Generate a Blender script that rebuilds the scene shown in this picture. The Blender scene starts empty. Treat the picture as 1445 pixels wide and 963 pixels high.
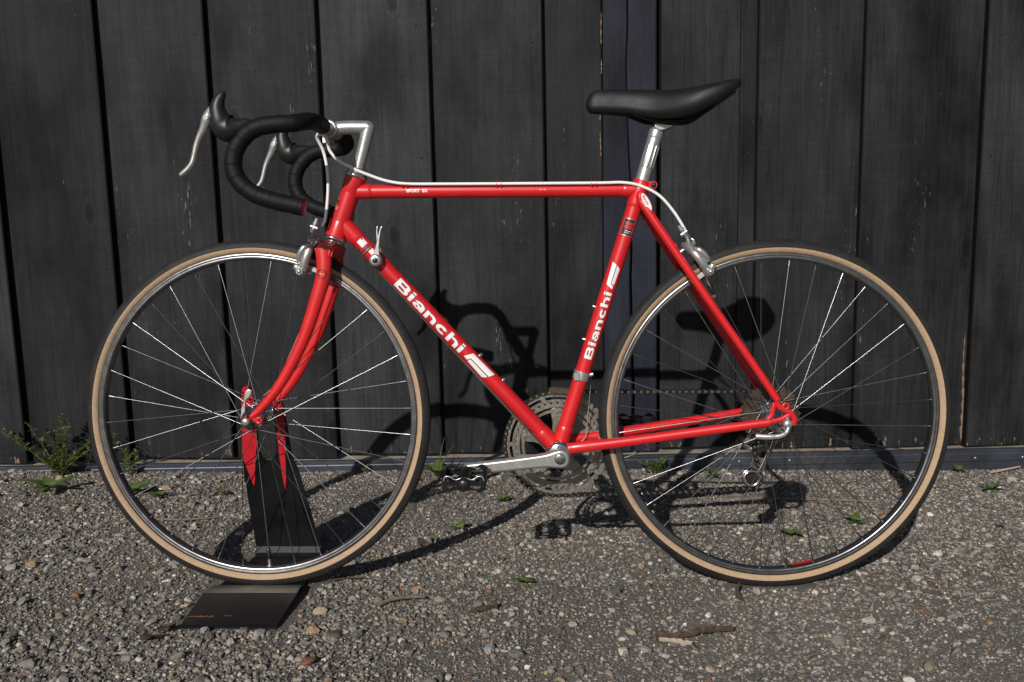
import bpy, bmesh, math, random
import numpy as np
from mathutils import Vector, Matrix, Quaternion
random.seed(7)
rng = np.random.default_rng(11)
scene = bpy.context.scene
COL = scene.collection
PI = math.pi

# ---------------------------------------------------------------- camera, sky, sun, exposure
cam_d = bpy.data.cameras.new("camera")
cam = bpy.data.objects.new("camera", cam_d); COL.objects.link(cam)
cam_d.sensor_width = 36.0
cam_d.lens = 1275.54 / 1445 * 36.0
cam_d.clip_start = 0.05; cam_d.clip_end = 500
MR = ((0.99993580, -0.01068016, 0.00378451), (0.01022730, 0.99449384, 0.10429476), (-0.00487756, -0.10424936, 0.99453923))
CP = (-0.488365, -1.731310, 0.669459)
cam.matrix_world = Matrix(((MR[0][0], MR[0][2], -MR[0][1], CP[0]), (MR[1][0], MR[1][2], -MR[1][1], CP[1]),
                           (MR[2][0], MR[2][2], -MR[2][1], CP[2]), (0, 0, 0, 1)))
scene.camera = cam
SUN_TRAVEL = Vector((0.3546, 1.0, -0.5152)).normalized()
world = bpy.data.worlds.new("World"); scene.world = world; world.use_nodes = True
wn = world.node_tree.nodes; wl = world.node_tree.links
sky = wn.new('ShaderNodeTexSky'); sky.sky_type = 'NISHITA'; sky.sun_disc = False
sky.sun_elevation = math.asin(-SUN_TRAVEL.z); sky.sun_rotation = math.atan2(-SUN_TRAVEL.x, -SUN_TRAVEL.y)
sky.air_density = 1.0; sky.dust_density = 0.6
wn['Background'].inputs['Strength'].default_value = 0.05
wl.new(sky.outputs['Color'], wn['Background'].inputs['Color'])
sun_d = bpy.data.lights.new("sun", 'SUN'); sun = bpy.data.objects.new("sun", sun_d); COL.objects.link(sun)
sun_d.energy = 5.0; sun_d.angle = math.radians(0.53); sun_d.color = (1.0, 0.96, 0.91)
sun.rotation_euler = SUN_TRAVEL.to_track_quat('-Z', 'Y').to_euler(); sun.location = (-2, -4, 4)
scene.view_settings.view_transform = 'Standard'; scene.view_settings.look = 'None'
scene.view_settings.exposure = -0.35; scene.view_settings.gamma = 1.0
scene.view_settings.use_curve_mapping = False

# ---------------------------------------------------------------- materials
def nmat(name):
    m = bpy.data.materials.new(name); m.use_nodes = True
    return m, m.node_tree.nodes, m.node_tree.links, m.node_tree.nodes['Principled BSDF']
def ramp(n, pts):
    r = n.new('ShaderNodeValToRGB'); e = r.color_ramp.elements
    while len(e) > 1: e.remove(e[-1])
    for i, (p, c) in enumerate(pts):
        x = e[0] if i == 0 else e.new(p)
        x.position = p; x.color = (*c, 1) if len(c) == 3 else c
    return r
def noise(n, l, scale, detail=4, rough=.55, vec=None):
    t = n.new('ShaderNodeTexNoise'); t.inputs['Scale'].default_value = scale; t.inputs['Detail'].default_value = detail
    t.inputs['Roughness'].default_value = rough
    if vec is not None: l.new(vec, t.inputs['Vector'])
    return t
def mapping(n, l, src, scale=(1, 1, 1), loc=(0, 0, 0)):
    m = n.new('ShaderNodeMapping'); m.inputs['Scale'].default_value = scale; m.inputs['Location'].default_value = loc
    l.new(src, m.inputs['Vector']); return m.outputs['Vector']
def mixc(n, l, fac, a, b, mode='MIX'):
    x = n.new('ShaderNodeMix'); x.data_type = 'RGBA'; x.blend_type = mode
    for inp, v in ((x.inputs[0], fac), (x.inputs[6], a), (x.inputs[7], b)):
        if hasattr(v, 'links') or isinstance(v, bpy.types.NodeSocket): l.new(v, inp)
        elif isinstance(v, (int, float)): inp.default_value = v
        else: inp.default_value = (*v, 1) if len(v) == 3 else v
    return x.outputs[2]
def bump(n, l, height, strength, dist, nrm=None):
    b = n.new('ShaderNodeBump'); b.inputs['Strength'].default_value = strength; b.inputs['Distance'].default_value = dist
    l.new(height, b.inputs['Height'])
    if nrm is not None: l.new(nrm, b.inputs['Normal'])
    return b.outputs['Normal']
def simple(name, col, rough=.5, metal=0., var=.12, scale=60, bmp=0., bscale=200, dirt=None, dirt_amt=.0, coat=0., spec=.5):
    m, n, l, p = nmat(name)
    tc = n.new('ShaderNodeTexCoord'); v = tc.outputs['Object']
    nz = noise(n, l, scale, 5, .6, v)
    lo = tuple(c * (1 - var) for c in col); hi = tuple(min(1, c * (1 + var)) for c in col)
    r = ramp(n, [(.3, lo), (.7, hi)]); l.new(nz.outputs['Fac'], r.inputs['Fac'])
    c = r.outputs['Color']
    if dirt is not None:
        dz = noise(n, l, scale * .5, 6, .7, mapping(n, l, v, loc=(3, 1, 7)))
        dr = ramp(n, [(.62 - dirt_amt, (0, 0, 0)), (.74, (1, 1, 1))]); l.new(dz.outputs['Fac'], dr.inputs['Fac'])
        c = mixc(n, l, dr.outputs['Color'], c, dirt)
    l.new(c, p.inputs['Base Color'])
    rr = n.new('ShaderNodeMapRange'); rr.inputs['To Min'].default_value = max(.02, rough * .8); rr.inputs['To Max'].default_value = min(1, rough * 1.25)
    l.new(nz.outputs['Fac'], rr.inputs['Value']); l.new(rr.outputs['Result'], p.inputs['Roughness'])
    p.inputs['Metallic'].default_value = metal; p.inputs['Specular IOR Level'].default_value = spec
    p.inputs['Coat Weight'].default_value = coat; p.inputs['Coat Roughness'].default_value = .12
    if bmp > 0:
        bz = noise(n, l, bscale, 4, .6, v); l.new(bump(n, l, bz.outputs['Fac'], bmp, .001), p.inputs['Normal'])
    return m
M = {}
def red_paint():
    m, n, l, p = nmat('red_enamel'); v = n.new('ShaderNodeTexCoord').outputs['Object']
    a = noise(n, l, 9, 5, .6, v); r = ramp(n, [(.3, (.54, .010, .014)), (.7, (.64, .016, .019))]); l.new(a.outputs['Fac'], r.inputs['Fac'])
    d = noise(n, l, 34, 6, .75, v); dr = ramp(n, [(.60, (0, 0, 0)), (.78, (.45, .45, .45))]); l.new(d.outputs['Fac'], dr.inputs['Fac'])
    c = mixc(n, l, dr.outputs['Color'], r.outputs['Color'], (.36, .055, .045))
    s = noise(n, l, 520, 2, .5, v); sr = ramp(n, [(.735, (0, 0, 0)), (.76, (.8, .8, .8))]); l.new(s.outputs['Fac'], sr.inputs['Fac'])
    c = mixc(n, l, sr.outputs['Color'], c, (.62, .20, .17))
    s2 = noise(n, l, 260, 3, .6, mapping(n, l, v, loc=(4, 4, 4))); sr2 = ramp(n, [(.735, (0, 0, 0)), (.75, (1, 1, 1))]); l.new(s2.outputs['Fac'], sr2.inputs['Fac'])
    c = mixc(n, l, sr2.outputs['Color'], c, (.10, .01, .01)); l.new(c, p.inputs['Base Color'])
    rr = n.new('ShaderNodeMapRange'); rr.inputs['To Min'].default_value = .24; rr.inputs['To Max'].default_value = .5
    l.new(d.outputs['Fac'], rr.inputs['Value']); l.new(rr.outputs['Result'], p.inputs['Roughness'])
    p.inputs['Coat Weight'].default_value = .35; p.inputs['Coat Roughness'].default_value = .15
    l.new(bump(n, l, s.outputs['Fac'], .05, .001), p.inputs['Normal']); return m
M['red'] = red_paint()
M['alu'] = simple('brushed_aluminium', (.56, .56, .55), .33, .78, .08, 90, bmp=.08, bscale=900)
M['alu_dull'] = simple('dull_aluminium', (.50, .49, .47), .42, .9, .12, 120, dirt=(.2, .17, .14), dirt_amt=.02)
M['rim'] = simple('worn_rim_alloy', (.25, .25, .256), .3, .95, .15, 70, bmp=.05, bscale=700)
M['chrome'] = simple('chrome', (.70, .70, .69), .17, 1.0, .05, 80, dirt=(.3, .27, .24), dirt_amt=0)
M['steel_dirty'] = simple('dirty_steel', (.31, .285, .25), .34, .7, .3, 140, dirt=(.13, .09, .06), dirt_amt=.03)
M['cassette'] = simple('dusty_brown_sprocket', (.085, .062, .045), .5, .7, .3, 90, dirt=(.09, .065, .045), dirt_amt=.06)
M['chain'] = simple('oily_chain_steel', (.05, .048, .046), .35, .9, .3, 300)
M['tape'] = simple('black_bar_tape', (.005, .005, .0055), .6, 0, .3, 120, bmp=.3, bscale=700, dirt=(.03, .027, .024), dirt_amt=-.08, spec=.22)
M['hood'] = simple('black_rubber_hood', (.010, .0098, .0095), .42, 0, .3, 70, bmp=.15, bscale=500, dirt=(.05, .044, .038), dirt_amt=-.02)
M['saddle'] = simple('black_saddle_vinyl', (.008, .008, .0085), .52, 0, .15, 60, bmp=.25, bscale=1300, dirt=(.022, .02, .019), dirt_amt=-.04, spec=.4)
M['blackplastic'] = simple('black_plastic', (.015, .015, .016), .35, 0, .2, 80)
M['blacksteel'] = simple('black_painted_steel', (.0065, .0065, .007), .4, 0, .35, 30, dirt=(.03, .025, .021), dirt_amt=-.06, bmp=.05, bscale=300, spec=.3)
M['standred'] = simple('red_arm_colour', (.50, .012, .022), .4, 0, .12, 50, bmp=.1, bscale=250)
M['tan'] = simple('tan_tyre_sidewall', (.40, .275, .17), .8, 0, .14, 160, bmp=.25, bscale=1500, dirt=(.27, .165, .09), dirt_amt=.0)
M['white'] = simple('white_cable_casing', (.80, .80, .78), .35, 0, .04, 60)
M['greycable'] = simple('grey_cable_casing', (.16, .17, .19), .35, .3, .1, 60)
M['wire'] = simple('bare_steel_cable', (.35, .33, .30), .35, .9, .1, 200)
M['spoke'] = simple('steel_spoke', (.29, .285, .28), .30, 1.0, .15, 60)
M['decal_white'] = simple('white_decal', (.80, .78, .77), .4, 0, .04, 150, coat=.3)
M['decal_dark'] = simple('dark_decal', (.02, .02, .03), .4, 0, .1, 150, coat=.3)
M['decal_gold'] = simple('gold_decal', (.45, .34, .14), .4, .3, .2, 400)
M['decal_blue'] = simple('blue_decal', (.06, .08, .2), .4, 0, .1, 150)
M['decal_red'] = simple('red_decal', (.6, .02, .02), .4, 0, .1, 150)
M['pad'] = simple('grey_brake_pad', (.45, .43, .40), .6, 0, .15, 120)
M['twig'] = simple('dry_twig', (.16, .125, .09), .9, 0, .35, 60, bmp=.5, bscale=120)
M['deadleaf'] = simple('dead_leaf', (.062, .040, .027), .9, 0, .4, 60, bmp=.4, bscale=150)
M['sill'] = simple('dusty_sill_wood', (.33, .27, .20), .9, 0, .3, 18, bmp=.4, bscale=90, dirt=(.12, .1, .08), dirt_amt=.05)
M['rail'] = simple('blue_grey_steel_rail', (.075, .082, .102), .38, .65, .3, 9, dirt=(.15, .125, .10), dirt_amt=.04, bmp=.06, bscale=60)
M['screw'] = simple('zinc_screw_head', (.45, .43, .40), .4, .9, .2, 200)
M['nail'] = simple('dark_nail', (.008, .008, .008), .5, .3, .2, 100)

def leaf_mat(name, col):
    m, n, l, p = nmat(name)
    oi = n.new('ShaderNodeObjectInfo'); tc = n.new('ShaderNodeTexCoord')
    nz = noise(n, l, 40, 3, .6, tc.outputs['Object'])
    r = ramp(n, [(.25, tuple(c * .65 for c in col)), (.75, tuple(c * 1.3 for c in col))]); l.new(nz.outputs['Fac'], r.inputs['Fac'])
    l.new(r.outputs['Color'], p.inputs['Base Color']); p.inputs['Roughness'].default_value = .5
    p.inputs['Subsurface Weight'].default_value = 0
    tr = n.new('ShaderNodeBsdfTranslucent'); l.new(r.outputs['Color'], tr.inputs['Color'])
    mx = n.new('ShaderNodeMixShader'); mx.inputs[0].default_value = .3
    l.new(p.outputs[0], mx.inputs[1]); l.new(tr.outputs[0], mx.inputs[2]); l.new(mx.outputs[0], n['Material Output'].inputs['Surface'])
    return m
M['leaf'] = leaf_mat('green_weed_leaf', (.125, .19, .045))
M['leaf2'] = leaf_mat('olive_weed_leaf', (.14, .175, .05))

def fence_mat(name, col, grainy=1.0, chips=1.0):
    m, n, l, p = nmat(name)
    tc = n.new('ShaderNodeTexCoord'); oi = n.new('ShaderNodeObjectInfo')
    off = n.new('ShaderNodeVectorMath'); off.operation = 'SCALE'; off.inputs[0].default_value = (17.3, 9.1, 31.7)
    l.new(oi.outputs['Random'], off.inputs['Scale'])
    ad = n.new('ShaderNodeVectorMath'); ad.operation = 'ADD'; l.new(tc.outputs['Object'], ad.inputs[0]); l.new(off.outputs[0], ad.inputs[1])
    v = ad.outputs[0]
    # blotchy paint, rubbed lighter and darker
    bl = noise(n, l, 3.2, 5, .62, mapping(n, l, v, (1.6, 1, .8)))
    rb = ramp(n, [(.26, tuple(c * .32 for c in col)), (.47, col), (.72, tuple(c * 1.7 for c in col))]); l.new(bl.outputs['Fac'], rb.inputs['Fac'])
    c = rb.outputs['Color']
    pb = n.new('ShaderNodeMapRange'); pb.inputs['To Min'].default_value = .72; pb.inputs['To Max'].default_value = 1.28; l.new(oi.outputs['Random'], pb.inputs['Value'])
    pc = n.new('ShaderNodeCombineColor'); [l.new(pb.outputs['Result'], pc.inputs[k]) for k in range(3)]
    c = mixc(n, l, 1.0, c, pc.outputs['Color'], 'MULTIPLY')
    gr = noise(n, l, 1.0, 6, .65, mapping(n, l, v, (46, 30, 2.2))); gr.inputs['Distortion'].default_value = 1.4
    gr2 = noise(n, l, 1.0, 5, .7, mapping(n, l, v, (5, 8, 120))); gr2.inputs['Distortion'].default_value = .5
    gb = ramp(n, [(.28, (.58, .58, .58)), (.5, (1., 1., 1.)), (.72, (1.32, 1.32, 1.32))]); l.new(gr.outputs['Fac'], gb.inputs['Fac'])
    c = mixc(n, l, grainy, c, gb.outputs['Color'], 'MULTIPLY')
    gh = ramp(n, [(.28, (.86, .86, .86)), (.72, (1.13, 1.13, 1.13))]); l.new(gr2.outputs['Fac'], gh.inputs['Fac'])
    c = mixc(n, l, grainy, c, gh.outputs['Color'], 'MULTIPLY')
    sm = noise(n, l, 1.0, 4, .55, mapping(n, l, v, (5.5, 3, 2.2), (1, 8, 2))); smr = ramp(n, [(.33, (.38, .38, .38)), (.46, (1, 1, 1)), (.66, (1.18, 1.18, 1.2))]); l.new(sm.outputs['Fac'], smr.inputs['Fac'])
    c = mixc(n, l, .9, c, smr.outputs['Color'], 'MULTIPLY')
    rs_ = noise(n, l, 420, 2, .6, v); rsr = ramp(n, [(.35, (.68, .68, .68)), (.62, (1.1, 1.1, 1.1)), (.70, (2.3, 2.3, 2.25))]); l.new(rs_.outputs['Fac'], rsr.inputs['Fac'])
    c = mixc(n, l, .55 * grainy, c, rsr.outputs['Color'], 'MULTIPLY')
    # chips where bare wood shows, in vertical flecks gathered in a few streaks
    ch = noise(n, l, 1.0, 3, .6, mapping(n, l, v, (210, 60, 34), (5, 2, 1)))
    st = noise(n, l, 1.0, 3, .55, mapping(n, l, v, (9, 5, 1.5), (11, 4, 8)))
    mu = n.new('ShaderNodeMath'); mu.operation = 'MULTIPLY'; l.new(ch.outputs['Fac'], mu.inputs[0]); l.new(st.outputs['Fac'], mu.inputs[1])
    cr = ramp(n, [(.435 - .02 * chips, (0, 0, 0)), (.475 - .02 * chips, (1, 1, 1))]); l.new(mu.outputs[0], cr.inputs['Fac'])
    sp = n.new('ShaderNodeSeparateXYZ'); l.new(tc.outputs['Object'], sp.inputs[0])
    # weathered lower ends
    be = n.new('ShaderNodeMapRange'); be.inputs['From Min'].default_value = .075; be.inputs['From Max'].default_value = .15
    be.inputs['To Min'].default_value = .27; be.inputs['To Max'].default_value = 0.
    l.new(sp.outputs['Z'], be.inputs['Value'])
    bn = noise(n, l, 1.0, 4, .7, mapping(n, l, v, (60, 30, 16)))
    ba = n.new('ShaderNodeMath'); ba.operation = 'ADD'; l.new(bn.outputs['Fac'], ba.inputs[0]); l.new(be.outputs['Result'], ba.inputs[1])
    br = ramp(n, [(.885, (0, 0, 0)), (.915, (1, 1, 1))]); l.new(ba.outputs[0], br.inputs['Fac'])
    vk = n.new('ShaderNodeTexVoronoi'); vk.inputs['Scale'].default_value = 1.0; vk.voronoi_dimensions = '2D'; sv = n.new('ShaderNodeSeparateXYZ'); l.new(v, sv.inputs[0]); cv = n.new('ShaderNodeCombineXYZ'); l.new(sv.outputs['X'], cv.inputs['X']); l.new(sv.outputs['Z'], cv.inputs['Y']); kw = noise(n, l, 30, 3, .6, v); kv = n.new('ShaderNodeVectorMath'); kv.operation = 'MULTIPLY_ADD'; l.new(kw.outputs['Color'], kv.inputs[0]); kv.inputs[1].default_value = (.02, .03, 0); l.new(cv.outputs[0], kv.inputs[2]); l.new(mapping(n, l, kv.outputs[0], (2.1, .95, 1), (2, 5, 3)), vk.inputs['Vector'])
    kd = ramp(n, [(.008, (.25, .25, .25)), (.028, (.6, .6, .6)), (.036, (1.25, 1.25, 1.25)), (.05, (.8, .8, .8)), (.066, (1.12, 1.12, 1.12)), (.12, (1, 1, 1))]); l.new(vk.outputs['Distance'], kd.inputs['Fac'])
    c = mixc(n, l, .8, c, kd.outputs['Color'], 'MULTIPLY')
    c = mixc(n, l, cr.outputs['Color'], c, (.16, .125, .09)); c = mixc(n, l, br.outputs['Color'], c, (.26, .18, .11))
    l.new(c, p.inputs['Base Color'])
    rr = n.new('ShaderNodeMapRange'); rr.inputs['To Min'].default_value = .5; rr.inputs['To Max'].default_value = .75
    l.new(gr.outputs['Fac'], rr.inputs['Value']); l.new(rr.outputs['Result'], p.inputs['Roughness'])
    p.inputs['Specular IOR Level'].default_value = .16
    n1 = bump(n, l, gr.outputs['Fac'], .6 * grainy, .005)
    n2 = bump(n, l, gr2.outputs['Fac'], .3 * grainy, .002, n1)
    fz = noise(n, l, 320, 3, .6, v); n3 = bump(n, l, fz.outputs['Fac'], .35 * grainy, .001, n2)
    kn = noise(n, l, 7, 2, .5, mapping(n, l, v, (1, 1, .55))); wv = n.new('ShaderNodeTexWave'); wv.wave_type = 'RINGS'
    n4 = bump(n, l, kn.outputs['Fac'], .25 * grainy, .02, n3)
    l.new(n4, p.inputs['Normal'])
    return m
M['fence'] = fence_mat('charcoal_rough_sawn_board', (.0172, .0180, .0200))
M['edge'] = simple('shade_black_board_edge', (.0045, .0045, .005), .7, 0, .4, 30, spec=.2)  # near-black: shade at the plank laps put into the colour
M['post'] = fence_mat('blue_grey_painted_board', (.0155, .0175, .0270), .55, .4)

def ground_mat():
    m, n, l, p = nmat('gravelly_dirt')
    tc = n.new('ShaderNodeTexCoord'); v = tc.outputs['Object']
    big = noise(n, l, 1.7, 4, .6, v)
    fine = noise(n, l, 260, 4, .7, v)
    r1 = ramp(n, [(.3, (.102, .091, .080)), (.55, (.182, .164, .145)), (.75, (.27, .245, .22))]); l.new(fine.outputs['Fac'], r1.inputs['Fac'])
    rb = ramp(n, [(.35, (.75, .72, .68)), (.65, (1.2, 1.18, 1.15))]); l.new(big.outputs['Fac'], rb.inputs['Fac'])
    c = mixc(n, l, 1.0, r1.outputs['Color'], rb.outputs['Color'], 'MULTIPLY')
    vo = n.new('ShaderNodeTexVoronoi'); vo.inputs['Scale'].default_value = 230; l.new(v, vo.inputs['Vector'])
    vr = ramp(n, [(.0, (.07, .065, .06)), (.35, (.17, .155, .14)), (.8, (.25, .235, .215)), (1, (.42, .40, .37))])
    sx = n.new('ShaderNodeSeparateColor'); l.new(vo.outputs['Color'], sx.inputs[0]); l.new(sx.outputs[0], vr.inputs['Fac'])
    gm = ramp(n, [(.28, (1, 1, 1)), (.5, (0, 0, 0))]); l.new(vo.outputs['Distance'], gm.inputs['Fac'])
    c = mixc(n, l, gm.outputs['Color'], c, vr.outputs['Color'])
    l.new(c, p.inputs['Base Color']); p.inputs['Roughness'].default_value = .9; p.inputs['Specular IOR Level'].default_value = .25
    inv = ramp(n, [(0, (1, 1, 1)), (.6, (0, 0, 0))]); l.new(vo.outputs['Distance'], inv.inputs['Fac'])
    n1 = bump(n, l, inv.outputs['Color'], .7, .003); n2 = bump(n, l, fine.outputs['Fac'], .8, .003, n1)
    l.new(n2, p.inputs['Normal'])
    return m
M['ground'] = ground_mat()
def stone_mat():
    m, n, l, p = nmat('gravel_stone')
    at = n.new('ShaderNodeAttribute'); at.attribute_name = 'stone_colour'
    tc = n.new('ShaderNodeTexCoord'); nz = noise(n, l, 220, 4, .65, tc.outputs['Object'])
    r = ramp(n, [(.3, (.72, .72, .72)), (.7, (1.22, 1.2, 1.18))]); l.new(nz.outputs['Fac'], r.inputs['Fac'])
    l.new(mixc(n, l, 1.0, at.outputs['Color'], r.outputs['Color'], 'MULTIPLY'), p.inputs['Base Color'])
    p.inputs['Roughness'].default_value = .82; p.inputs['Specular IOR Level'].default_value = .3
    l.new(bump(n, l, nz.outputs['Fac'], .5, .002), p.inputs['Normal'])
    return m
M['stone'] = stone_mat()
def tread_mat():
    m, n, l, p = nmat('black_tyre_tread')
    uv = n.new('ShaderNodeUVMap'); uv.uv_map = 'UVMap'
    sp = n.new('ShaderNodeSeparateXYZ'); l.new(uv.outputs[0], sp.inputs[0])
    ab = n.new('ShaderNodeMath'); ab.operation = 'ABSOLUTE'; l.new(sp.outputs['Y'], ab.inputs[0])
    sm = n.new('ShaderNodeMath'); sm.operation = 'MULTIPLY_ADD'; l.new(ab.outputs[0], sm.inputs[0]); sm.inputs[1].default_value = .8; l.new(sp.outputs['X'], sm.inputs[2])
    sc = n.new('ShaderNodeMath'); sc.operation = 'MULTIPLY'; l.new(sm.outputs[0], sc.inputs[0]); sc.inputs[1].default_value = 2 * PI / .0062
    si = n.new('ShaderNodeMath'); si.operation = 'SINE'; l.new(sc.outputs[0], si.inputs[0])
    sc2 = n.new('ShaderNodeMath'); sc2.operation = 'MULTIPLY'; l.new(sp.outputs['Y'], sc2.inputs[0]); sc2.inputs[1].default_value = 2 * PI / .0052
    s2 = n.new('ShaderNodeMath'); s2.operation = 'SINE'; l.new(sc2.outputs[0], s2.inputs[0])
    mu = n.new('ShaderNodeMath'); mu.operation = 'MULTIPLY'; l.new(si.outputs[0], mu.inputs[0]); l.new(s2.outputs[0], mu.inputs[1])
    r = ramp(n, [(.35, (0, 0, 0)), (.65, (1, 1, 1))]); mr = n.new('ShaderNodeMapRange'); mr.inputs['From Min'].default_value = -1
    l.new(mu.outputs[0], mr.inputs['Value']); l.new(mr.outputs['Result'], r.inputs['Fac'])
    nz = noise(n, l, 40, 4, .6, n.new('ShaderNodeTexCoord').outputs['Object'])
    cr = ramp(n, [(.3, (.007, .007, .0075)), (.75, (.022, .021, .02))]); l.new(nz.outputs['Fac'], cr.inputs['Fac'])
    l.new(cr.outputs['Color'], p.inputs['Base Color']); p.inputs['Roughness'].default_value = .6
    l.new(bump(n, l, r.outputs['Color'], .9, .0012), p.inputs['Normal'])
    return m
M['tread'] = tread_mat()

# ---------------------------------------------------------------- mesh helpers
class MB:
    def __init__(s): s.v = []; s.f = []; s.smooth = []
    def add(s, verts, faces, smooth=True):
        o = len(s.v); s.v.extend([tuple(p) for p in verts]); s.f.extend([tuple(i + o for i in f) for f in faces])
        s.smooth.extend([smooth] * len(faces)); return s
    def box(s, c, d, ax=None, smooth=False):
        c = Vector(c); X, Y, Z = ax if ax else (Vector((1, 0, 0)), Vector((0, 1, 0)), Vector((0, 0, 1)))
        X, Y, Z = Vector(X), Vector(Y), Vector(Z)
        vs = [c + X * (d[0] / 2 * a) + Y * (d[1] / 2 * b) + Z * (d[2] / 2 * e) for a in (-1, 1) for b in (-1, 1) for e in (-1, 1)]
        return s.add(vs, [(0, 1, 3, 2), (4, 6, 7, 5), (0, 4, 5, 1), (2, 3, 7, 6), (0, 2, 6, 4), (1, 5, 7, 3)], smooth)
    def tube(s, pts, rad, seg=14, caps=True, flat=None, closed=False):
        """pts: path; rad: number or list; flat: ratio of the Y half-axis for paths lying in an XZ plane"""
        pts = [Vector(p) for p in pts]; n = len(pts)
        rad = [rad] * n if isinstance(rad, (int, float)) else list(rad)
        T = []
        for i in range(n):
            a = pts[i - 1] if (i > 0 or closed) else pts[i]; b = pts[(i + 1) % n] if (i < n - 1 or closed) else pts[i]
            T.append((b - a).normalized())
        if abs(T[0].y) < .95: N = (Vector((0, 1, 0)) - T[0] * T[0].y).normalized()
        else: N = (Vector((0, 0, 1)) - T[0] * T[0].z).normalized()
        vs = []
        for i in range(n):
            N = (N - T[i] * N.dot(T[i])).normalized(); Bn = T[i].cross(N)
            fl = 1 if flat is None else (flat[i] if isinstance(flat, (list, tuple)) else flat)
            for k in range(seg):
                a = 2 * PI * k / seg; vs.append(pts[i] + N * (math.cos(a) * rad[i] * fl) + Bn * (math.sin(a) * rad[i]))
        fs = []
        for i in range(n if closed else n - 1):
            j = (i + 1) % n
            for k in range(seg):
                k2 = (k + 1) % seg; fs.append((i * seg + k, i * seg + k2, j * seg + k2, j * seg + k))
        s.add(vs, fs, True)
        if caps and not closed:
            s.add(vs[:seg], [tuple(reversed(range(seg)))], False); s.add(vs[-seg:], [tuple(range(seg))], False)
        return s
    def lathe(s, prof, c=(0, 0, 0), axis=(0, 1, 0), seg=48, closed=False, smooth=True):
        """prof: list of (radius, along axis)"""
        c = Vector(c); A = Vector(axis).normalized(); U = (Vector((0, 0, 1)) if abs(A.z) < .9 else Vector((1, 0, 0))); U = (U - A * U.dot(A)).normalized(); W = A.cross(U)
        n = len(prof); vs = []
        for k in range(seg):
            a = 2 * PI * k / seg; d = U * math.cos(a) + W * math.sin(a)
            vs += [c + d * r + A * y for r, y in prof]
        fs = []
        for k in range(seg):
            k2 = (k + 1) % seg
            for i in range(n if closed else n - 1):
                j = (i + 1) % n
                fs.append((k * n + i, k * n + j, k2 * n + j, k2 * n + i))
        return s.add(vs, fs, smooth)
    def cyl(s, a, b, r, seg=16, r2=None): return s.tube([a, b], [r, r if r2 is None else r2], seg)
    def pillow(s, poly, hw, inset=.003, c=None, ax=None, rings=(0, .6, 1)):
        """outline (XZ points at some Y, or 2D with ax) given thickness 2*hw across and rounded rims"""
        P = [Vector(p) for p in poly]; n = len(P)
        Yd = Vector((0, 1, 0)) if ax is None else Vector(ax).normalized()
        area = Vector((0, 0, 0))
        for i in range(n): area += P[i].cross(P[(i + 1) % n])
        sg = 1 if area.dot(Yd) > 0 else -1
        nm = []
        for i in range(n):
            e1 = (P[i] - P[i - 1]).normalized(); e2 = (P[(i + 1) % n] - P[i]).normalized()
            t = (e1 + e2); t = t.normalized() if t.length > 1e-6 else e1
            nm.append(t.cross(Yd) * sg)
        lay = []
        for q in (1, .97, .88, .7, .4, 0, -.4, -.7, -.88, -.97, -1):
            ins = inset * (1 - math.sqrt(max(0, 1 - (abs(q)) ** 2.2)))
            lay.append([P[i] - nm[i] * ins + Yd * (q * hw) for i in range(n)])
        vs = [v for L in lay for v in L]; fs = []
        for a in range(len(lay) - 1):
            for i in range(n):
                j = (i + 1) % n; q = (a * n + i, a * n + j, (a + 1) * n + j, (a + 1) * n + i)
                fs.append(q if sg < 0 else q[::-1])
        s.add(vs, fs, True)
        o = len(s.v) - len(vs); t = tuple(o + i for i in range(n)); b = tuple(o + (len(lay) - 1) * n + i for i in range(n))
        s.f += [t if sg > 0 else t[::-1], b[::-1] if sg > 0 else b]; s.smooth += [False, False]
        return s
    def ball(s, c, r, seg=12, sc=(1, 1, 1)):
        c = Vector(c); rg = seg // 2; vs = [c + Vector((0, 0, r * sc[2]))]; fs = []
        for i in range(1, rg):
            t = PI * i / rg
            for k in range(seg):
                a = 2 * PI * k / seg; vs.append(c + Vector((r * sc[0] * math.sin(t) * math.cos(a), r * sc[1] * math.sin(t) * math.sin(a), r * sc[2] * math.cos(t))))
        vs.append(c - Vector((0, 0, r * sc[2])))
        for k in range(seg): fs.append((0, 1 + k, 1 + (k + 1) % seg))
        for i in range(rg - 2):
            for k in range(seg):
                a = 1 + i * seg; fs.append((a + k, a + seg + k, a + seg + (k + 1) % seg, a + (k + 1) % seg))
        a = 1 + (rg - 2) * seg; L = len(vs) - 1
        for k in range(seg): fs.append((a + k, L, a + (k + 1) % seg))
        return s.add(vs, fs, True)
    def mesh(s, name, mat):
        me = bpy.data.meshes.new(name); me.from_pydata(s.v, [], s.f)
        me.polygons.foreach_set('use_smooth', s.smooth); me.materials.append(mat); me.update(); return me
    def build(s, name, mat, parent=None, mw=None):
        return link(name, s.mesh(name, mat), parent, mw)
def link(name, data, parent=None, mw=None):
    o = bpy.data.objects.new(name, data); COL.objects.link(o)
    if parent is not None: o.parent = parent
    if mw is not None: o.matrix_local = mw
    return o
def tag(o, label=None, cat=None, group=None, kind=None):
    if label: o['label'] = label
    if cat: o['category'] = cat
    if group: o['group'] = group
    if kind: o['kind'] = kind
    return o
def thing(name, label, cat, loc=(0, 0, 0), group=None):
    o = bpy.data.objects.new(name, None); COL.objects.link(o); o.location = loc; o.empty_display_size = .05
    return tag(o, label, cat, group)
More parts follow.
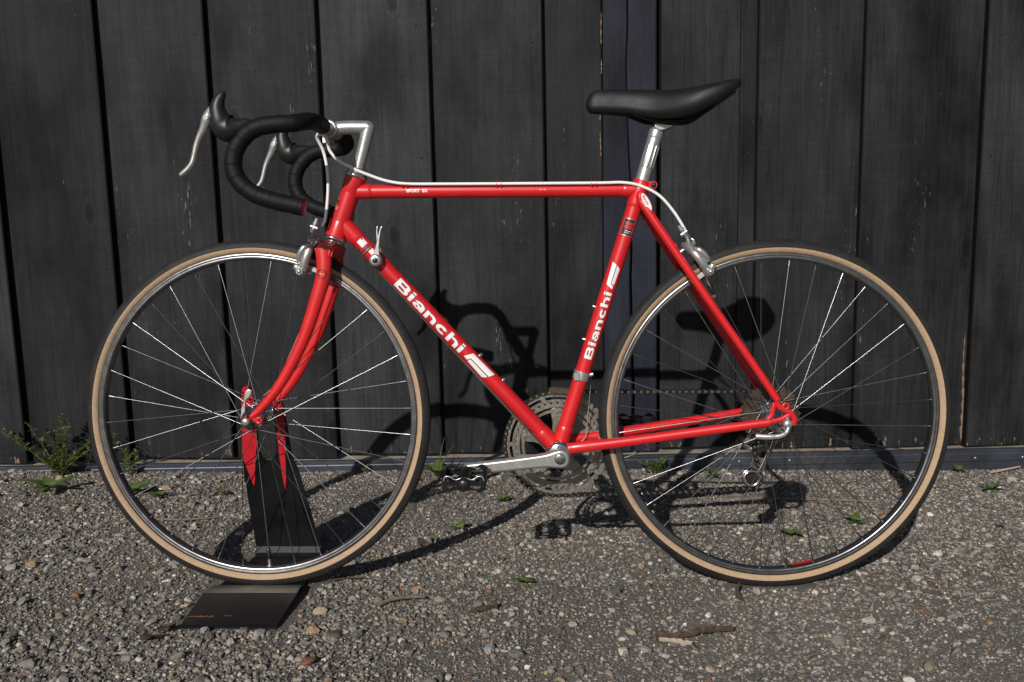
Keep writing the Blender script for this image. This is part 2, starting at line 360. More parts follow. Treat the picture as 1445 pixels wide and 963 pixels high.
def spline(pts, n=8, closed=False):
    P = [Vector(p) for p in pts]; m = len(P); out = []
    for i in range(m if closed else m - 1):
        if closed: a, b, c, d = P[i - 1], P[i], P[(i + 1) % m], P[(i + 2) % m]
        else: a, b, c, d = P[max(i - 1, 0)], P[i], P[i + 1], P[min(i + 2, m - 1)]
        for k in range(n):
            t = k / n
            out.append(.5 * ((2 * b) + (c - a) * t + (2 * a - 5 * b + 4 * c - d) * t * t + (3 * b - a - 3 * c + d) * t ** 3))
    if not closed: out.append(P[-1])
    return out
def resample(pts, step):
    P = [Vector(p) for p in pts]; out = [P[0]]; acc = 0.
    for i in range(1, len(P)):
        seg = P[i] - P[i - 1]; L = seg.length; d = step - acc
        while d <= L: out.append(P[i - 1] + seg * (d / L)); d += step
        acc = L - (d - step)
    out.append(P[-1]); return out
def lerp(a, b, t): return a + (b - a) * t

# ---------------------------------------------------------------- the ground
def ground_z(x, y):
    """shallow unevenness of the gravel lot (numpy arrays)"""
    z = .0035 * np.sin(x * 3.1 + 1.3) * np.sin(y * 2.7 + .4) + .0022 * np.sin(x * 9.7 + y * 4.1) + .0018 * np.sin(y * 13.1 - x * 6.3 + 2.) + .0012 * np.sin(x * 27 + 3 * np.sin(y * 11))
    for cx, cy, r in ((0, 0, .16), (-1.0, 0, .22), (-1.0, .1, .25)):
        z = z * (1 - np.exp(-((x - cx) ** 2 + (y - cy) ** 2) / r ** 2))
    fade = np.clip((6 - np.hypot(x + .4, y)) / 3, 0, 1)
    return z * fade - .002
def axis_lines(a, b, step, far):
    d = np.arange(a, b + step / 2, step); up = [b + .3, b + .8, b + 2, b + 5, b + 12, far]; dn = [-far, a - 12, a - 5, a - 2, a - .8, a - .3]
    return np.array(dn + list(d) + up)
gx = axis_lines(-3.2, 2.2, .03, 40); gy = axis_lines(-1.6, 1.2, .03, 40)
GX, GY = np.meshgrid(gx, gy, indexing='ij'); GZ = ground_z(GX, GY)
nx, ny = GX.shape
idx = np.arange(nx * ny).reshape(nx, ny)
gf = np.stack([idx[:-1, :-1], idx[1:, :-1], idx[1:, 1:], idx[:-1, 1:]], -1).reshape(-1, 4)
gme = bpy.data.meshes.new('ground'); gme.from_pydata(np.stack([GX, GY, GZ], -1).reshape(-1, 3).tolist(), [], gf.tolist())
gme.polygons.foreach_set('use_smooth', [True] * len(gf)); gme.materials.append(M['ground'])
ground = link('ground', gme); tag(ground, 'flat grey gravel lot of crushed stone and dirt', 'ground', kind='structure')

# ---------------------------------------------------------------- gravel
def ico(level):
    bm = bmesh.new(); bmesh.ops.create_icosphere(bm, subdivisions=level, radius=1.0)
    v = np.array([p.co[:] for p in bm.verts]); f = np.array([[q.index for q in p.verts] for p in bm.faces]); bm.free(); return v, f
def rock_variants(level, count, nplanes):
    v, f = ico(level); out = []
    for k in range(count):
        w = v * (1 + .18 * rng.standard_normal(3))
        for _ in range(nplanes):
            nrm = rng.standard_normal(3); nrm /= np.linalg.norm(nrm); d = rng.uniform(.45, .85)
            q = w @ nrm; w = w - np.outer(np.maximum(q - d, 0), nrm)
        w = w + .05 * rng.standard_normal(w.shape); out.append(w)
    return out, f
PAL = np.array([(.27, .26, .245), (.19, .185, .175), (.33, .32, .30), (.42, .40, .37), (.12, .115, .11), (.30, .255, .20), (.22, .195, .165), (.55, .53, .50), (.33, .23, .145), (.22, .11, .07), (.16, .145, .13)])
PW = np.array([.19, .17, .13, .08, .12, .08, .09, .035, .025, .015, .065]); PW /= PW.sum()
def make_stones(sets, name, keepout=None):
    V, F, Cc, S = [], [], [], []; o = 0
    for (level, cnt, smin, smax, x0, x1, y0, y1, sink, dens) in sets:
        var, f = rock_variants(level, 14, 9 if level > 1 else 4)
        x = rng.uniform(x0, x1, cnt); y = rng.uniform(y0, y1, cnt)
        if dens is not None:
            k = rng.uniform(0, 1, cnt) < dens(x, y); x, y = x[k], y[k]
        if keepout is not None:
            k = ~keepout(x, y); x, y = x[k], y[k]
        n = len(x); u = rng.uniform(0, 1, n); s = smin * (smax / smin) ** (u ** 1.5)
        col = PAL[rng.choice(len(PAL), n, p=PW)] * rng.uniform(.58, 1.18, (n, 1)) * np.array([1.02, .99, .945])
        vi = rng.integers(0, len(var), n); a = rng.uniform(0, 2 * PI, n); tx = rng.normal(0, .35, n)
        W = np.stack(var)[vi] * (s * .5)[:, None, None]
        W = W * np.stack([np.ones(n), rng.uniform(.65, 1, n), rng.uniform(.4, .75, n)], -1)[:, None, :]
        ct, st_ = np.cos(tx)[:, None], np.sin(tx)[:, None]
        Y, Z = W[..., 1] * ct - W[..., 2] * st_, W[..., 1] * st_ + W[..., 2] * ct
        ca, sa = np.cos(a)[:, None], np.sin(a)[:, None]
        X, Y = W[..., 0] * ca - Y * sa, W[..., 0] * sa + Y * ca
        zc = ground_z(x, y) + s * sink
        Q = np.stack([X + x[:, None], Y + y[:, None], Z + zc[:, None]], -1)
        nv = Q.shape[1]
        V.append(Q.reshape(-1, 3)); F.append((f[None] + (np.arange(n) * nv)[:, None, None]).reshape(-1, 3) + o); o += n * nv
        Cc.append(np.repeat(np.c_[col, np.ones(n)], nv, 0)); S.append(np.full(n * len(f), s.max() > .012))
    V = np.concatenate(V); F = np.concatenate(F); Cc = np.concatenate(Cc)
    me = bpy.data.meshes.new(name)
    me.vertices.add(len(V)); me.vertices.foreach_set('co', V.astype(np.float32).ravel())
    me.loops.add(len(F) * 3); me.loops.foreach_set('vertex_index', F.astype(np.int32).ravel())
    me.polygons.add(len(F)); me.polygons.foreach_set('loop_start', np.arange(0, len(F) * 3, 3, dtype=np.int32))
    try: me.polygons.foreach_set('loop_total', np.full(len(F), 3, np.int32))
    except Exception: pass
    me.update(calc_edges=True); me.validate(); me.polygons.foreach_set('use_smooth', [False] * len(me.polygons))
    at = me.attributes.new('stone_colour', 'FLOAT_COLOR', 'POINT'); at.data.foreach_set('color', Cc.astype(np.float32).ravel())
    me.materials.append(M['stone']); return link(name, me)
def under_stand(x, y): return ((x > -1.115) & (x < -.90) & (y > -.21) & (y < .19)) | ((np.abs(y) < .014) & (np.abs(x) < .09))
def in_view(x, y, m=.35): return (x > -1.30 - (y + .4) * .58 - m) & (x < .28 + (y + .4) * .55 + m)
def patchy(x, y): return np.clip(.58 + .3 * np.sin(x * 2.3 + 1) * np.sin(y * 3.1) + .25 * np.sin(x * 6.1 - y * 5.) + .14 * np.clip(-x - .3, -1, 1.2), .2, 1) * in_view(x, y)
def medium(x, y): return patchy(x, y) * (.68 + .32 * np.clip(.2 - x * .55 - y * .35, 0, 1))
def coarse(x, y): return np.clip(patchy(x, y) * (.45 + .75 * np.clip(-x * .8 - y * .9, 0, 1)), 0, 1)
AX0, AX1, AY0, AY1 = -2.5, 1.45, -.62, .925
AR = (AX1 - AX0) * (AY1 - AY0)
sets = [(2, int(300 * AR), .018, .030, AX0, AX1, AY0, AY1, .15, coarse),
        (2, int(2900 * AR), .0100, .018, AX0, AX1, AY0, AY1, .14, medium),
        (1, int(14500 * AR), .006, .011, AX0, AX1, AY0, AY1, .18, patchy),
        (1, int(13000 * AR), .0035, .0065, AX0, AX1, AY0, AY1, .25, lambda x, y: in_view(x, y, .15) * 1.),
        (1, 9000, .008, .02, -6, 5, -4.5, AY0, .12, None),
        (1, 3000, .008, .02, -6, AX0, -.75, .92, .12, None), (1, 3000, .008, .02, AX1, 5, -.75, .92, .12, None)]
gravel = make_stones(sets, 'gravel', under_stand)
tag(gravel, 'loose grey and tan gravel stones strewn over the lot', 'gravel', kind='stuff')

# ---------------------------------------------------------------- the fence
FB = Vector((0, .962, 0)); fu = Vector((-.0166, -.0462, 1)).normalized(); fxv = Vector((1, 0, 0)); fxv = (fxv - fu * fxv.dot(fu)).normalized(); fy = fu.cross(fxv)
FM = Matrix(((fxv.x, fy.x, fu.x, FB.x), (fxv.y, fy.y, fu.y, FB.y), (fxv.z, fy.z, fu.z, FB.z), (0, 0, 0, 1)))
fence = thing('fence', 'tall black board fence of overlapping vertical planks behind the bicycle', 'fence')
fence.matrix_world = FM
FTOP = 2.15
nail_me = MB().lathe([(0, -.0012), (.0028, -.0012), (.0036, 0), (.0036, .004)], seg=10).mesh('nail', M['nail'])
def board(x0, x1, d0, d1, bend, zb, mat='fence', wavy0=None, wavy1=None, nails=()):
    """plank whose face runs from depth d0 (left) to d1 (right); bend: inner x where the flatter lap strip begins; local -Y faces the lot"""
    th = .024; nz = 24; vs = []; fs = []
    w = (random.uniform(-1, 1) * .0015, random.uniform(0, 6))
    cols = [x0, x0 + .004] + ([bend] if bend else []) + [x1 - .004, x1]
    def dep(x):
        if bend is None: return lerp(d0, d1, (x - x0) / (x1 - x0))
        if d1 > d0: return lerp(d0, d1 - .002, min(1, (x - x0) / (bend - x0))) + (.002 * (x - bend) / (x1 - bend) if x > bend else 0)
        return lerp(d0, d0 - .002, (x - x0) / (bend - x0)) if x < bend else lerp(d0 - .002, d1, (x - bend) / (x1 - bend))
    nc = len(cols)
    for k in range(nz + 1):
        z = lerp(zb, FTOP, k / nz); wob = w[0] * math.sin(z * 2.4 + w[1])
        for i, x in enumerate(cols):
            e = .0018 if i in (0, nc - 1) else 0
            ww = wob
            if i < 2 and wavy0: ww += wavy0(z)
            if i > nc - 3 and wavy1: ww += wavy1(z)
            vs.append((x + ww, -dep(x) + e, z))
        vs.append((cols[-1] + wob + (wavy1(z) if wavy1 else 0), -dep(x1) + th, z)); vs.append((cols[0] + wob + (wavy0(z) if wavy0 else 0), -dep(x0) + th, z))
    m = nc + 2
    for k in range(nz):
        for i in range(m):
            j = (i + 1) % m; fs.append((k * m + i, k * m + j, (k + 1) * m + j, (k + 1) * m + i))
    fs.append(tuple(range(m))[::-1]); fs.append(tuple(nz * m + i for i in range(m)))
    o = MB().add(vs, fs, False).build('board', M[mat], fence)
    o.data.materials.append(M['edge'])  # side faces blackened in colour in place of shade
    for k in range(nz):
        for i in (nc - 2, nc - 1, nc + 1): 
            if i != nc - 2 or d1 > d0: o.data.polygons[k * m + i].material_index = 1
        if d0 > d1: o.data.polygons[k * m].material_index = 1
    for nx_, nz_ in nails:
        q = link('nail', nail_me, o); q.location = (nx_, -dep(nx_) - .0003, nz_)
    return o
LE = [-4.28, -3.95, -3.62, -3.30, -2.98, -2.65, -2.31, -1.985, -1.669, -1.357, -1.042, -.726, -.406]     # proud right-hand edges, left of the blue boards
for i in range(len(LE) - 1):
    x0, x1 = LE[i] - .03, LE[i + 1]
    zb = .060 + random.uniform(-.004, .006)
    nl = [(x1 - .035 + random.uniform(-.008, .01), z + random.uniform(-.05, .05)) for z in (.30, .93, 1.27)] if x1 > -2.4 else []
    board(x0, x1, -.001, .026, x1 - .048, zb, nails=nl)
board(LE[-1] - .03, -.2385, -.001, .003, None, .062)
MB().box((-.155, .030, 1.10), (.20, .010, 2.06)).build('backing_board', M['edge'], fence)  # shares the blackened edge colour behind the gaps
wv = lambda z: .006 * math.sin(z * 3.1 + .5) + .003 * math.sin(z * 9.7) + .0015 * math.sin(z * 31)
tag(board(-.236, -.162, .014, .015, None, .058, 'post', wavy1=wv), 'blue-grey plank left of the long crack')
tag(board(-.158, -.083, .015, .016, None, .058, 'post', wavy0=lambda z: wv(z) + .0015 * math.sin(z * 5)), 'blue-grey plank right of the long crack')
RE = [.154, .205, .497, .834, 1.165, 1.49, 1.82, 2.15, 2.48, 2.81, 3.14]                        # proud left-hand edges, right of them
board(-.069, .18, -.004, -.004, None, .062)
board(.154, .2015, .009, .010, None, .060, nails=[(.180, .93)])
for i in range(1, len(RE) - 1):
    x0, x1 = RE[i], RE[i + 1] + .03
    nl = [(x0 + .028 + random.uniform(-.008, .01), z + random.uniform(-.05, .05)) for z in (.28, .9, 1.22)] if x0 < 1.2 else []
    board(x0, x1, .006 if i == 1 else .030, .000, x0 + .05, .058 + random.uniform(-.004, .006), nails=nl)
def sliver(parent, name, mat, x, z0, z1, w0, w1, y, seed, n=26):
    vs = []
    for i in range(n + 1):
        t = i / n; z = lerp(z0, z1, t); xx = x + .004 * math.sin(z * 5 + seed) + .0015 * math.sin(z * 23 + seed * 2); w = lerp(w0, w1, t) * (.6 + .4 * math.sin(i * 2.1 + seed)) * (0 if i in (0, n) else 1)
        yy = y(xx) if callable(y) else y
        vs += [(xx - w / 2, yy, z), (xx + w / 2, yy, z)]
    return MB().add(vs, [(2 * i, 2 * i + 1, 2 * i + 3, 2 * i + 2) for i in range(n)], False).build(name, M[mat], parent)
M['rawwood'] = simple('bare_weathered_wood', (.19, .125, .08), .85, 0, .35, 40, bmp=.3, bscale=120)
kids = [o for o in fence.children if o.name.startswith('board')]
def on(x):      # the plank whose face lies at x, and its depth there
    best = None
    for o in kids:
        xs_ = [v.co.x for v in o.data.vertices]; lo, hi = min(xs_), max(xs_)
        if lo + .03 <= x <= hi - .01: best = o
    q = [v.co for v in best.data.vertices if v.co.z < .2]; fr_ = sorted([(v.x, v.y) for v in q if v.y < .012])
    for (a, ya), (c, yc) in zip(fr_, fr_[1:]):
        if a <= x <= c and c > a: return best, lerp(ya, yc, (x - a) / (c - a))
    return best, fr_[0][1]
for x, z0, z1, w, sd_ in ((-.365, .88, 1.12, .003, 1), (-.62, .95, 1.36, .0016, 4), (-.60, .55, .80, .0016, 2), (.17, 1.15, 1.40, .0016, 9), (-1.19, .30, .62, .0018, 5), (.66, .2, .5, .0016, 3)):
    o, yy = on(x); sliver(o, 'crack', 'nail', x, z0, z1, w, w, yy - .0012, sd_)
sliver(fence, 'bare_wood_strip', 'rawwood', .8305, .066, .40, .016, .0015, -.0035, 2)
for z0, z1 in ((.93, 1.0), (1.03, 1.12), (1.16, 1.2), (1.24, 1.33)): sliver(fence, 'bare_wood_strip', 'rawwood', -.2395, z0, z1, .004, .004, -.0062, 0, 10)
# backing rails behind the planks, sill and steel base rail in front
for z in (.25, 1.0, 1.75): MB().box((-.55, .05, z), (7.6, .04, .09)).build('back_rail', M['fence'], fence)
MB().box((-.55, .0165, .024), (7.6, .105, .048)).build('sill', M['sill'], fence)
rl = MB()
prof = [(-.0375, -.02), (-.0375, .012), (-.0400, .0145), (-.0400, .036), (-.0385, .0385), (-.0385, .0465), (-.036, .0492), (-.020, .0492), (-.020, .046), (-.0355, -.02)]
vs = []; fs = []
xs = [-4.3, -1.2, 3.2]
for x in xs: vs += [(x, y, z) for y, z in prof]
m = len(prof)
for k in range(len(xs) - 1):
    for i in range(m): fs.append((k * m + i, (k + 1) * m + i, (k + 1) * m + (i + 1) % m, k * m + (i + 1) % m))
fs += [tuple(range(m)), tuple(2 * m + i for i in reversed(range(m)))]
rail = rl.add(vs, fs, False).build('base_rail', M['rail'], fence)
scr = MB().ball((0, 0, 0), .0042, 10, (1, .5, 1)).mesh('screw', M['screw'])
for x in (-1.98, -1.30, -.62, .16, .31, .86, 1.0): s_ = link('screw', scr, rail); s_.location = (x, -.0405, .024 + random.uniform(-.003, .003))

# ---------------------------------------------------------------- the bicycle: measured outlines (metres; X to the rear, Y to its right side, Z up)
D = {'blade': [[-0.8443, -0.05, 0.6648], [-0.8546, -0.05, 0.6216], [-0.8764, -0.05, 0.5491], [-0.8966, -0.05, 0.4959], [-0.9236, -0.05, 0.4424],
           [-0.952, -0.05, 0.3979], [-0.983, -0.05, 0.3626], [-1.0026, -0.05, 0.3462]],
 'boss_dt': [[-0.5612, 0.0, 0.4531], [-0.5177, 0.0, 0.4046]],
 'boss_st': [[-0.3538, 0.0, 0.555], [-0.3726, 0.0, 0.4923]],
 'brakeF': [[-0.8667, -0.03, 0.6811], [-0.8738, -0.03, 0.6652], [-0.8836, -0.03, 0.652], [-0.899, -0.03, 0.6322], [-0.9114, -0.03, 0.6242],
            [-0.9063, -0.03, 0.6109], [-0.8855, -0.03, 0.6294], [-0.8975, -0.03, 0.6348], [-0.9034, -0.03, 0.6175], [-0.872, -0.03, 0.6864]],
 'brakeR': [[-0.1756, -0.03, 0.6807], [-0.1807, -0.03, 0.665], [-0.1713, -0.03, 0.6583], [-0.151, -0.03, 0.6318], [-0.1336, -0.03, 0.6185],
            [-0.1241, -0.03, 0.6052], [-0.1547, -0.03, 0.6146], [-0.1339, -0.03, 0.6357], [-0.1583, -0.03, 0.6714], [-0.1978, -0.03, 0.6624],
            [-0.1218, -0.03, 0.6277]],
 'crankarm': [[-0.4174, -0.085, 0.2948], [-0.4365, -0.085, 0.2921], [-0.4638, -0.085, 0.2838], [-0.5021, -0.085, 0.2778], [-0.5349, -0.085, 0.2723],
              [-0.5651, -0.085, 0.2673], [-0.5897, -0.085, 0.266], [-0.6035, -0.085, 0.2562], [-0.6036, -0.085, 0.2506], [-0.5843, -0.085, 0.2562],
              [-0.5542, -0.085, 0.2561], [-0.5501, -0.085, 0.2533], [-0.5406, -0.085, 0.2463], [-0.4912, -0.085, 0.2532], [-0.4502, -0.085, 0.2587],
              [-0.4201, -0.085, 0.2586], [-0.4037, -0.085, 0.2669], [-0.3997, -0.085, 0.2781], [-0.4038, -0.085, 0.2892]],
 'drop': [[-0.8458, -0.179, 0.875], [-0.8701, -0.179, 0.8752], [-0.8946, -0.179, 0.8745], [-0.9227, -0.179, 0.8708], [-0.9397, -0.179, 0.8629],
          [-0.9512, -0.179, 0.8536], [-0.9644, -0.179, 0.8361], [-0.9707, -0.179, 0.8158], [-0.9699, -0.179, 0.7967], [-0.9606, -0.179, 0.7775],
          [-0.9455, -0.179, 0.7636], [-0.9261, -0.179, 0.7531], [-0.8982, -0.179, 0.7446], [-0.8703, -0.179, 0.7384], [-0.8513, -0.179, 0.7338]],
 'drop_rear': [[-0.0222, -0.064, 0.3773], [-0.0099, -0.064, 0.3681], [0.002, -0.064, 0.3711], [0.0143, -0.064, 0.3619], [0.0237, -0.064, 0.3497],
               [0.0246, -0.064, 0.3374], [0.0182, -0.064, 0.3297], [0.0119, -0.064, 0.3405], [0.0027, -0.064, 0.3467], [-0.0062, -0.064, 0.3421],
               [-0.0152, -0.064, 0.3375], [-0.0287, -0.064, 0.3345], [-0.029, -0.064, 0.3467], [-0.0186, -0.064, 0.3528], [-0.0159, -0.064, 0.3651]],
 'fcable': [[-0.8636, -0.03, 0.8695], [-0.8548, -0.03, 0.8473], [-0.8487, -0.03, 0.8187], [-0.8469, -0.03, 0.7834], [-0.8497, -0.03, 0.7468],
            [-0.8537, -0.03, 0.7205], [-0.8595, -0.03, 0.7008]],
 'hood': [[-0.9811, -0.179, 0.9269], [-0.9875, -0.179, 0.9289], [-0.9952, -0.179, 0.9231], [-1.0054, -0.179, 0.9125], [-1.0105, -0.179, 0.9044],
          [-1.0075, -0.179, 0.8922], [-1.0056, -0.179, 0.8814], [-1.0035, -0.179, 0.87], [-0.9904, -0.179, 0.8568], [-0.9753, -0.179, 0.8457],
          [-0.9595, -0.179, 0.8578], [-0.9494, -0.179, 0.8671], [-0.9393, -0.179, 0.8773], [-0.9391, -0.179, 0.8819], [-0.9586, -0.179, 0.8848],
          [-0.9711, -0.179, 0.8904], [-0.9784, -0.179, 0.8986], [-0.9817, -0.179, 0.9067], [-0.9819, -0.179, 0.9202]],
 'lever': [[-1.0104, -0.179, 0.9052], [-1.007, -0.179, 0.899], [-1.0057, -0.179, 0.8868], [-1.0069, -0.179, 0.876], [-1.0167, -0.179, 0.8707],
           [-1.024, -0.179, 0.8648], [-1.0302, -0.179, 0.8491], [-1.0337, -0.179, 0.8301], [-1.037, -0.179, 0.8151], [-1.0455, -0.179, 0.8002],
           [-1.0563, -0.179, 0.792], [-1.0641, -0.179, 0.788], [-1.0671, -0.179, 0.7922], [-1.0573, -0.179, 0.803], [-1.0475, -0.179, 0.8152],
           [-1.0427, -0.179, 0.8302], [-1.0393, -0.179, 0.8465], [-1.0345, -0.179, 0.8628], [-1.0261, -0.179, 0.8843], [-1.0177, -0.179, 0.8978]],
 'qrlever': [[-1.0095, -0.07, 0.3647], [-1.0087, -0.07, 0.3897], [-1.0055, -0.07, 0.4022], [-0.9991, -0.07, 0.4064], [-0.9928, -0.07, 0.4036],
             [-0.9931, -0.07, 0.3967], [-0.9968, -0.07, 0.3897], [-1.0025, -0.07, 0.3855], [-1.0077, -0.07, 0.3758], [-1.0108, -0.07, 0.366],
             [-1.0119, -0.07, 0.3535], [-1.0163, -0.07, 0.3479], [-1.0161, -0.07, 0.3563]],
 'rcable': [[-0.7743, -0.016, 0.804], [-0.748, -0.016, 0.792], [-0.7148, -0.016, 0.7866], [-0.5352, -0.016, 0.7862], [-0.3494, -0.016, 0.7865],
            [-0.2965, -0.016, 0.7869], [-0.2633, -0.016, 0.7801], [-0.23, -0.016, 0.7629], [-0.2031, -0.016, 0.7338], [-0.1827, -0.016, 0.7021],
            [-0.1731, -0.016, 0.6808]],
 'rcable0': [[-0.8477, -0.02, 0.8615], [-0.844, -0.02, 0.8471], [-0.8283, -0.02, 0.83], [-0.7991, -0.02, 0.814]],
 'saddle_bot': [[-0.3683, -0.05, 0.9186], [-0.3399, -0.05, 0.9165], [-0.3142, -0.05, 0.9145], [-0.2884, -0.05, 0.9118], [-0.269, -0.05, 0.9053],
                [-0.2496, -0.05, 0.9002], [-0.2174, -0.05, 0.8974], [-0.1917, -0.05, 0.8985], [-0.166, -0.05, 0.9047], [-0.147, -0.05, 0.9159],
                [-0.1215, -0.05, 0.9296], [-0.0988, -0.05, 0.9496]],
 'saddle_top': [[-0.3635, 0.0, 0.9429], [-0.3595, 0.0, 0.9519], [-0.349, 0.0, 0.959], [-0.3225, 0.0, 0.9601], [-0.2696, 0.0, 0.9585],
                [-0.2167, 0.0, 0.9568], [-0.177, 0.0, 0.9585], [-0.1375, 0.0, 0.9647], [-0.0902, 0.0, 0.9734]]}
bike = thing('bicycle', 'red road bicycle with tan sidewall tyres and black drop bars', 'bicycle')
HA = math.radians(71); STA = Vector((-.80, 0, .80)); STX = Vector((math.cos(HA), 0, math.sin(HA))); STEER = -.0491
SM = Matrix.Translation(STA) @ Matrix.Rotation(STEER, 4, STX) @ Matrix.Translation(-STA)      # everything that turns with the fork
RW = .340
BB = Vector((-.4175, 0, .276)); HUB_F = Vector((-1.004, 0, .344)); HUB_R = Vector((0, 0, .340))
def mirror(pts): return [(p[0], -p[1], p[2]) for p in pts]
# ---- wheels
def tyre_mesh(lo, hi, name, mat, secs=14, seg=160):
    vs = []; fs = []; uv = []
    for k in range(seg):
        a = 2 * PI * k / seg
        for i in range(secs + 1):
            ph = lerp(lo, hi, i / secs); q = .0142 if lo < 0 < hi else .0133; r = .3262 + q * math.cos(ph); y = (q - .0002) * math.sin(ph)
            vs.append((r * math.cos(a), y, r * math.sin(a)))
    m = secs + 1
    for k in range(seg):
        k2 = (k + 1) % seg
        for i in range(secs):
            fs.append((k * m + i, k * m + i + 1, k2 * m + i + 1, k2 * m + i))
            for kk, ii in ((k, i), (k, i + 1), (k + 1, i + 1), (k + 1, i)): uv.append((2 * PI * kk / seg * RW, lerp(lo, hi, ii / secs) * .0135))
    me = MB().add(vs, fs, True).mesh(name, mat); L = me.uv_layers.new(name='UVMap')
    for i, q in enumerate(uv): L.data[i].uv = q
    return me
R1 = math.radians(93); R2 = math.radians(155)
tread_me = tyre_mesh(-R1, R1, 'tyre', M['tread'])
side_me = tyre_mesh(R1, R2, 'sidewall', M['tan'], 8); side_me2 = tyre_mesh(-R2, -R1, 'sidewall', M['tan'], 8)
rimb = MB()
rimb.lathe([(.3152, -.0098), (.3146, -.0110), (.3100, -.0109), (.3092, -.0104), (.3084, -.0108), (.3045, -.0104), (.3030, -.0090), (.3018, -.005), (.3015, 0),
            (.3018, .005), (.3030, .0090), (.3045, .0104), (.3084, .0108), (.3092, .0104), (.3100, .0109), (.3146, .0110), (.3152, .0098), (.3105, .0085), (.3105, -.0085)], seg=160, closed=True)
rim_me = rimb.mesh('rim', M['rim'])
def spoke_mesh(L):
    b = MB(); b.tube([(0, 0, 0), (0, 0, L * .5), (0, 0, L)], .00085, 6); b.cyl((0, 0, L - .013), (0, 0, L + .002), .0019, 8); return b.mesh('spoke', M['spoke'])
def valve(parent, ang, name='valve'):
    d = Vector((math.cos(ang), 0, math.sin(ang))); b = MB()
    b.cyl(d * .304, d * .280, .003, 10); b.cyl(d * .303, d * .300, .0055, 10)
    v = b.build('valve', M['alu'], parent); MB().tube([d * .288, d * .286, d * .272, d * .266, d * .264], [.003, .0042, .0042, .0034, .0015], 10).build('valve_cap', M['blackplastic'], parent)
def make_wheel(name, label, mw, fl_near, fl_far, fr, phase, valve_ang):
    w = bpy.data.objects.new(name, None); COL.objects.link(w); w.parent = bike; w.matrix_local = mw; w['label'] = label; w.empty_display_size = .05
    link('tyre', tread_me, w); link('sidewall', side_me2, w); link('sidewall', side_me, w); link('rim', rim_me, w)
    valve(w, valve_ang)
    meshes = {}
    for k in range(36):
        a = phase + 2 * PI * k / 36; side = -1 if k % 2 == 0 else 1; lead = 1 if (k // 2) % 2 == 0 else -1
        ha = a + lead * math.radians(63)
        fy_ = (-fl_near if side < 0 else fl_far) + lead * .0016
        h = Vector((fr * math.cos(ha), fy_, fr * math.sin(ha))); r = Vector((.3025 * math.cos(a), side * .0025, .3025 * math.sin(a)))
        d = r - h; key = side
        if key not in meshes: meshes[key] = spoke_mesh(d.length)
        link('spoke', meshes[key], w, Matrix.Translation(h) @ d.to_track_quat('Z', 'Y').to_matrix().to_4x4())
    return w
FWM = SM @ Matrix.Translation(HUB_F); RWM = Matrix.Translation(HUB_R)
fw = make_wheel('wheel', 'front wheel resting on the black steel stand', FWM, .033, .033, .0205, math.radians(3), math.radians(-87))
rw = make_wheel('wheel', 'rear wheel with the sprockets', RWM, .033, .020, .0215, math.radians(6), math.radians(117))
b = MB(); b.lathe([(.004, -.050), (.009, -.050), (.009, -.040), (.0125, -.038), (.0125, -.0352), (.0235, -.0345), (.0235, -.0315), (.014, -.0295), (.0115, -.02), (.0105, 0), (.0115, .02), (.014, .0295), (.0235, .0315), (.0235, .0345), (.0125, .0352), (.0125, .038), (.009, .04), (.009, .05), (.004, .05)], seg=36)
b.cyl((0, -.062, 0), (0, .062, 0), .0042, 12)
b.build('hub', M['chrome'], fw)
b = MB(); b.lathe([(.004, -.062), (.0085, -.062), (.0085, -.05), (.0135, -.045), (.0140, -.036), (.0255, -.0345), (.0255, -.0315), (.0170, -.029), (.0155, -.015), (.0155, .01), (.018, .017), (.0255, .0185), (.0255, .0215), (.012, .023)], seg=36)
b.cyl((0, -.068, 0), (0, .068, 0), .0045, 12)
b.build('hub', M['chrome'], rw)
for k, rr in enumerate((.0575, .0515, .0465, .0415, .0365, .0315)):
    b = MB(); T = int(round(2 * PI * rr / .0127)); seg = T * 4; y = .0275 + k * .0052; vs = []; fs = []
    for i in range(seg):
        a = 2 * PI * i / seg; ro = rr + (.0028, .0, -.0032, .0)[i % 4]
        for yy in (y - .001, y + .001): vs += [(ro * math.cos(a), yy, ro * math.sin(a)), (.018 * math.cos(a), yy, .018 * math.sin(a))]
    for i in range(seg):
        j = (i + 1) % seg; A, B_ = i * 4, j * 4
        fs += [(A, A + 1, B_ + 1, B_), (A + 2, B_ + 2, B_ + 3, A + 3), (A, B_, B_ + 2, A + 2)]
    b.add(vs, fs, False); b.build('sprocket', M['cassette'], rw)
# red sticker on the inside of the rear rim
vs = []
for i in range(7):
    a = math.radians(-82 + i * 1.35)
    for y in (-.0055, .0055): vs.append((.2995 * math.cos(a), y, .2995 * math.sin(a)))
MB().add(vs, [(2 * i, 2 * i + 1, 2 * i + 3, 2 * i + 2) for i in range(6)], True).build('rim_sticker', M['decal_red'], rw)
# ---- quick releases
b = MB(); b.lathe([(.0, -.0715), (.0055, -.0715), (.0078, -.069), (.0078, -.061), (.0, -.061)], HUB_F + Vector((0, 0, -.001)), seg=20); b.pillow([Vector(p) + Vector((.004, 0, 0)) for p in D['qrlever']], .0032, .0025)
b.build('quick_release', M['alu'], bike, SM)
b = MB(); b.lathe([(.0, -.082), (.006, -.082), (.0088, -.079), (.0088, -.068), (.0, -.068)], HUB_R + Vector((.004, 0, -.001)), seg=20)
b.tube(spline([(.004, -.083, .334), (0, -.084, .325), (-.012, -.085, .3185), (-.035, -.083, .3165), (-.056, -.080, .3175)], 6), [.0042] * 8 + [.0048] * 8 + [.0056] * 8 + [.004], 10, flat=.7); b.cyl((.004, -.074, .3325), (.004, -.074, .352), .0035, 10)
b.build('quick_release', M['alu'], bike)
